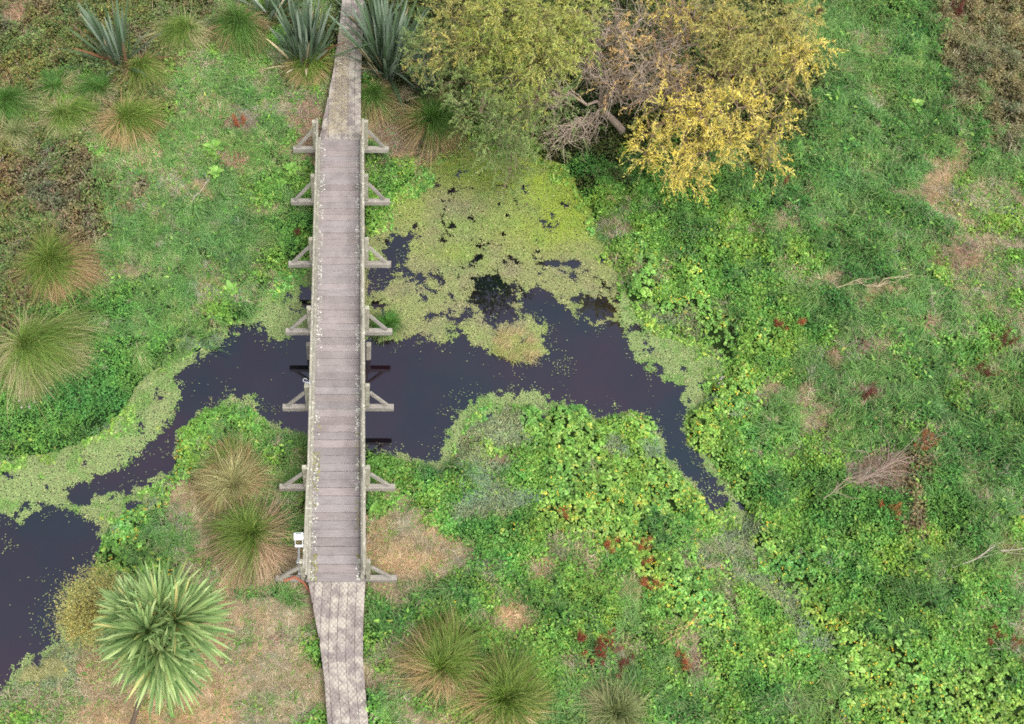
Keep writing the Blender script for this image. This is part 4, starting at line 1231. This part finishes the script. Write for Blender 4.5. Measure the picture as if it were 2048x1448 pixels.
def dock_leafy(px, py, r, label):
    x, y, z, h = ground_at(px, py)
    e = empty('broadleaf_dock', (x, y, z), label, 'dock plant', 'broad leaved docks')
    mb = MB(); n = 13
    a = np.arange(n) * 2.4 + R.uniform(0, .4, n); el = R.uniform(.35, 1.1, n)
    D = np.stack([np.cos(a) * np.cos(el), np.sin(a) * np.cos(el), np.sin(el)], 1)
    P = np.stack([x + 0 * a, y + 0 * a, z + h * .6 + 0 * a], 1)
    c = pick([(3, (134, 182, 84)), (1, (116, 166, 76)), (1, (160, 192, 104))], n, .08)
    blades(mb, P, D, r * R.uniform(.8, 1.15, n), r * .34, c, c, R.uniform(.3, .6, n), 6, 'dock', .2, np.stack([-np.sin(a), np.cos(a), 0 * a], 1))
    mb.build('leaves', M_LEAF, e)
for px, py, r, lab in ((425, 292, .42, 'bright broad leaved dock in grass left of the bridge, upper one'), (432, 345, .34, 'yellowing broad dock just below the brighter dock'), (583, 332, .34, 'light green dock hugging the left side of the bridge'),
                       (562, 362, .26, 'small broad dock with few leaves near the second left beam'), (460, 575, .38, 'dull green broad dock on the bank above open water'), (1340, 1385, .36, 'lime green dock near the bottom edge'),
                       (605, 448, .2, 'tiny pale dock leaf cluster between two left beams'), (750, 1010, .22, 'small round leaved dock below a right beam'), (1835, 205, .35, 'pale dock in the lush grass at upper right')):
    dock_leafy(px, py, r, lab)

def red_spikes(px, py, n, h, label, pal, spread=.25):
    x, y, z, hh = ground_at(px, py, .3)
    e = empty('red_dock', (x, y, z), label, 'dock plant', 'dock seed spikes gone red')
    for k in range(n):
        st_ = MB(); sd_ = MB()
        a = R.uniform(0, 6.28); t = R.uniform(.1, 1) * spread * 2
        b0 = np.array([x + R.normal() * spread * .5, y + R.normal() * spread * .5, z])
        e0 = b0 + np.array([math.cos(a) * t, math.sin(a) * t, 1]) * (h * R.uniform(.5, 1.0) + hh * .5)
        p = curve(b0, e0, 5, 0, .06)
        tube(st_, p, [.006, .006, .005, .004, .003], lin(pal[0][1]) * .9, 4, False)
        m = 110
        tt = R.uniform(.35, 1, m)
        Q = np.stack([np.interp(tt, np.linspace(0, 1, 5), p[:, j]) for j in range(3)], 1) + R.normal(size=(m, 3)) * .03
        N = norm(R.normal(size=(m, 3)))
        leaves(sd_, Q, perp_dir(N), N, R.uniform(.018, .034, m), .015, pick(pal, m, .25), 'diamond')
        so_ = st_.build('stem', M_BARK, e); sd_.build('seed_sprays', M_BARK, e)
RED = [(3, (126, 52, 48)), (2, (150, 60, 50)), (1, (96, 36, 40))]
RST = [(3, (158, 88, 54)), (2, (140, 74, 50)), (1, (180, 110, 70))]
DRK = [(3, (104, 52, 44)), (2, (84, 44, 44)), (1, (124, 70, 54))]
for px, py, n, h, lab, pal, sp in (
        (1205, 1300, 16, .55, 'big crimson dock clump above the faded sedge', RED, .3), (1165, 1280, 3, .6, 'thin red dock spike left of the crimson clump', RED, .08), (1250, 1330, 9, .4, 'brown red dock sprawl right of the crimson clump', DRK, .28),
        (1215, 1085, 6, .35, 'orange brown dock spikes in the clover below the cress', RST, .14), (1290, 1085, 6, .4, 'reddish dock spikes right of the orange brown ones', RST, .2), (1300, 1120, 3, .35, 'single rusty dock spike pointing right', RST, .12),
        (1285, 1165, 4, .4, 'short dark red dock spike in bright herbs', RST, .08), (1312, 1172, 5, .4, 'leaning rusty dock spike beside the short dark one', RST, .12), (1562, 650, 5, .4, 'small red dock near tan stalks at mid right', RED, .14),
        (1605, 645, 4, .4, 'smaller red dock right of its like at mid right', RST, .1), (2012, 680, 10, .6, 'tall dark red dock at the right edge', DRK, .22), (1972, 745, 8, .45, 'dark crimson dock below the tall one at right edge', DRK, .2),
        (1785, 1020, 6, .4, 'rusty red dock on the right bank under dead twigs', RST, .24), (2005, 1270, 6, .35, 'red dock lying sideways at the lower right edge', RED, .3), (1912, 25, 12, .7, 'purple brown dock in the shrubs at top right', DRK, .3),
        (1855, 885, 10, .45, 'orange brown dock clump on the right bank', RST, .25), (1740, 785, 8, .4, 'dark brown dock left of the orange brown clump', DRK, .22), (1640, 25, 5, .6, 'brown dock spike at the top edge right of the willows', DRK, .1),
        (1575, 360, 4, .35, 'red dock at the foot of the golden willow', RED, .1), (478, 240, 9, .35, 'pinkish red dock in the grass left of the bridge', RST, .25), (592, 460, 4, .3, 'brown dock spike between left beams', DRK, .08), (1130, 1015, 5, .25, 'faint red brown dock in the cress patch', RST, .2),
        (1372, 1325, 7, .35, 'rust dock in a dry patch right of the brown sprawl', RST, .18), (850, 592, 7, .22, 'reddish reed stems in the pond weed by the small sedge', DRK, .22)):
    red_spikes(px, py, n, h, lab, pal, sp)

# ------------------------------------------------------------------ dead branches
def branch(p0, p1, r, label, ntw=14, col=(186, 172, 160), spread=.5, zs=(.02, .16)):
    r = r * .6
    x0, y0, z0, h0 = ground_at(*p0); x1, y1, z1, h1 = ground_at(*p1)
    a = np.array([x0, y0, z0 + h0 + zs[0]]); b = np.array([x1, y1, z1 + h1 + zs[1]])
    mb = MB()
    m = curve(a, b, 8, .04, .08)
    tube(mb, m, np.linspace(r, .005, 8), lin(col) * .8, 6)
    L = np.linalg.norm(b - a); dm = norm(b - a)
    for k in range(ntw):
        s = m[R.integers(1, 8)]
        e = s + (dm + R.normal(size=3) * spread) * L * R.uniform(.15, .4)
        e[2] = max(e[2], s[2] - .1)
        tube(mb, curve(s, e, 4, .02, .12), [.0055, .005, .004, .003], lin(col) * R.uniform(.6, 1.0), 4, False)
    o = mb.build('dead_branch', M_BARK)
    tag(o, label, 'branch', 'bare dead branches')
branch((1665, 588), (1800, 560), .018, 'spray of pale stalks lying flat across the right bank', 20, (190, 172, 140), .2)
branch((1905, 1135), (2060, 1090), .018, 'long pale bare branch at the right edge over grass', 10, (196, 186, 168), .25)
branch((1640, 1005), (1790, 925), .014, 'heap of grey dead twigs spreading on the right bank', 70, (172, 150, 136), .6)
branch((1320, 1290), (1400, 1240), .012, 'forked tan stalk lying in herbs right of crimson dock', 7, (190, 150, 110), .25)
branch((1870, 650), (1860, 590), .014, 'small grey stump of twigs on the upper right bank', 14, (176, 160, 146), .4)
branch((100, 315), (190, 298), .010, 'single pale cane arched over the brambles at left', 3, (180, 176, 140), .2)
branch((420, 805), (425, 762), .008, 'little pale twig breaking the open water left of the bridge', 7, (170, 170, 120), .5, (.02, .03))
branch((385, 410), (410, 370), .010, 'bleached dead stalks fanned on green grass left', 16, (188, 180, 160), .2)
branch((150, 60), (200, 120), .03, 'fallen brown flax trunk at the foot of lone flax', 5, (140, 116, 100), .2)

# fluffy seed heads
def fluff(px, py, label):
    x, y, z, h = ground_at(px, py, .3)
    e = empty('thistle', (x, y, z), label, 'thistle', 'thistles with white down')
    s = MB(); f = MB()
    for k in range(6):
        t = np.array([x + R.normal() * .12, y + R.normal() * .12, z + h + R.uniform(.1, .25)])
        tube(s, curve((x, y, z), t, 4, 0, .05), [.006, .005, .005, .004], lin((110, 120, 80)), 4, False)
        m = 30
        N = norm(R.normal(size=(m, 3)))
        leaves(f, t + R.normal(size=(m, 3)) * .014, perp_dir(N), N, .022, .010, pick([(1, (224, 216, 204)), (1, (200, 188, 180))], m), 'diamond')
    s.build('stem_sprays', M_BARK, e); f.build('down_sprays', M_DRY, e)
fluff(50, 808, 'thistle with white down in dark herbs at left edge')
fluff(1443, 765, 'thistle with white down right of the bend of the water')
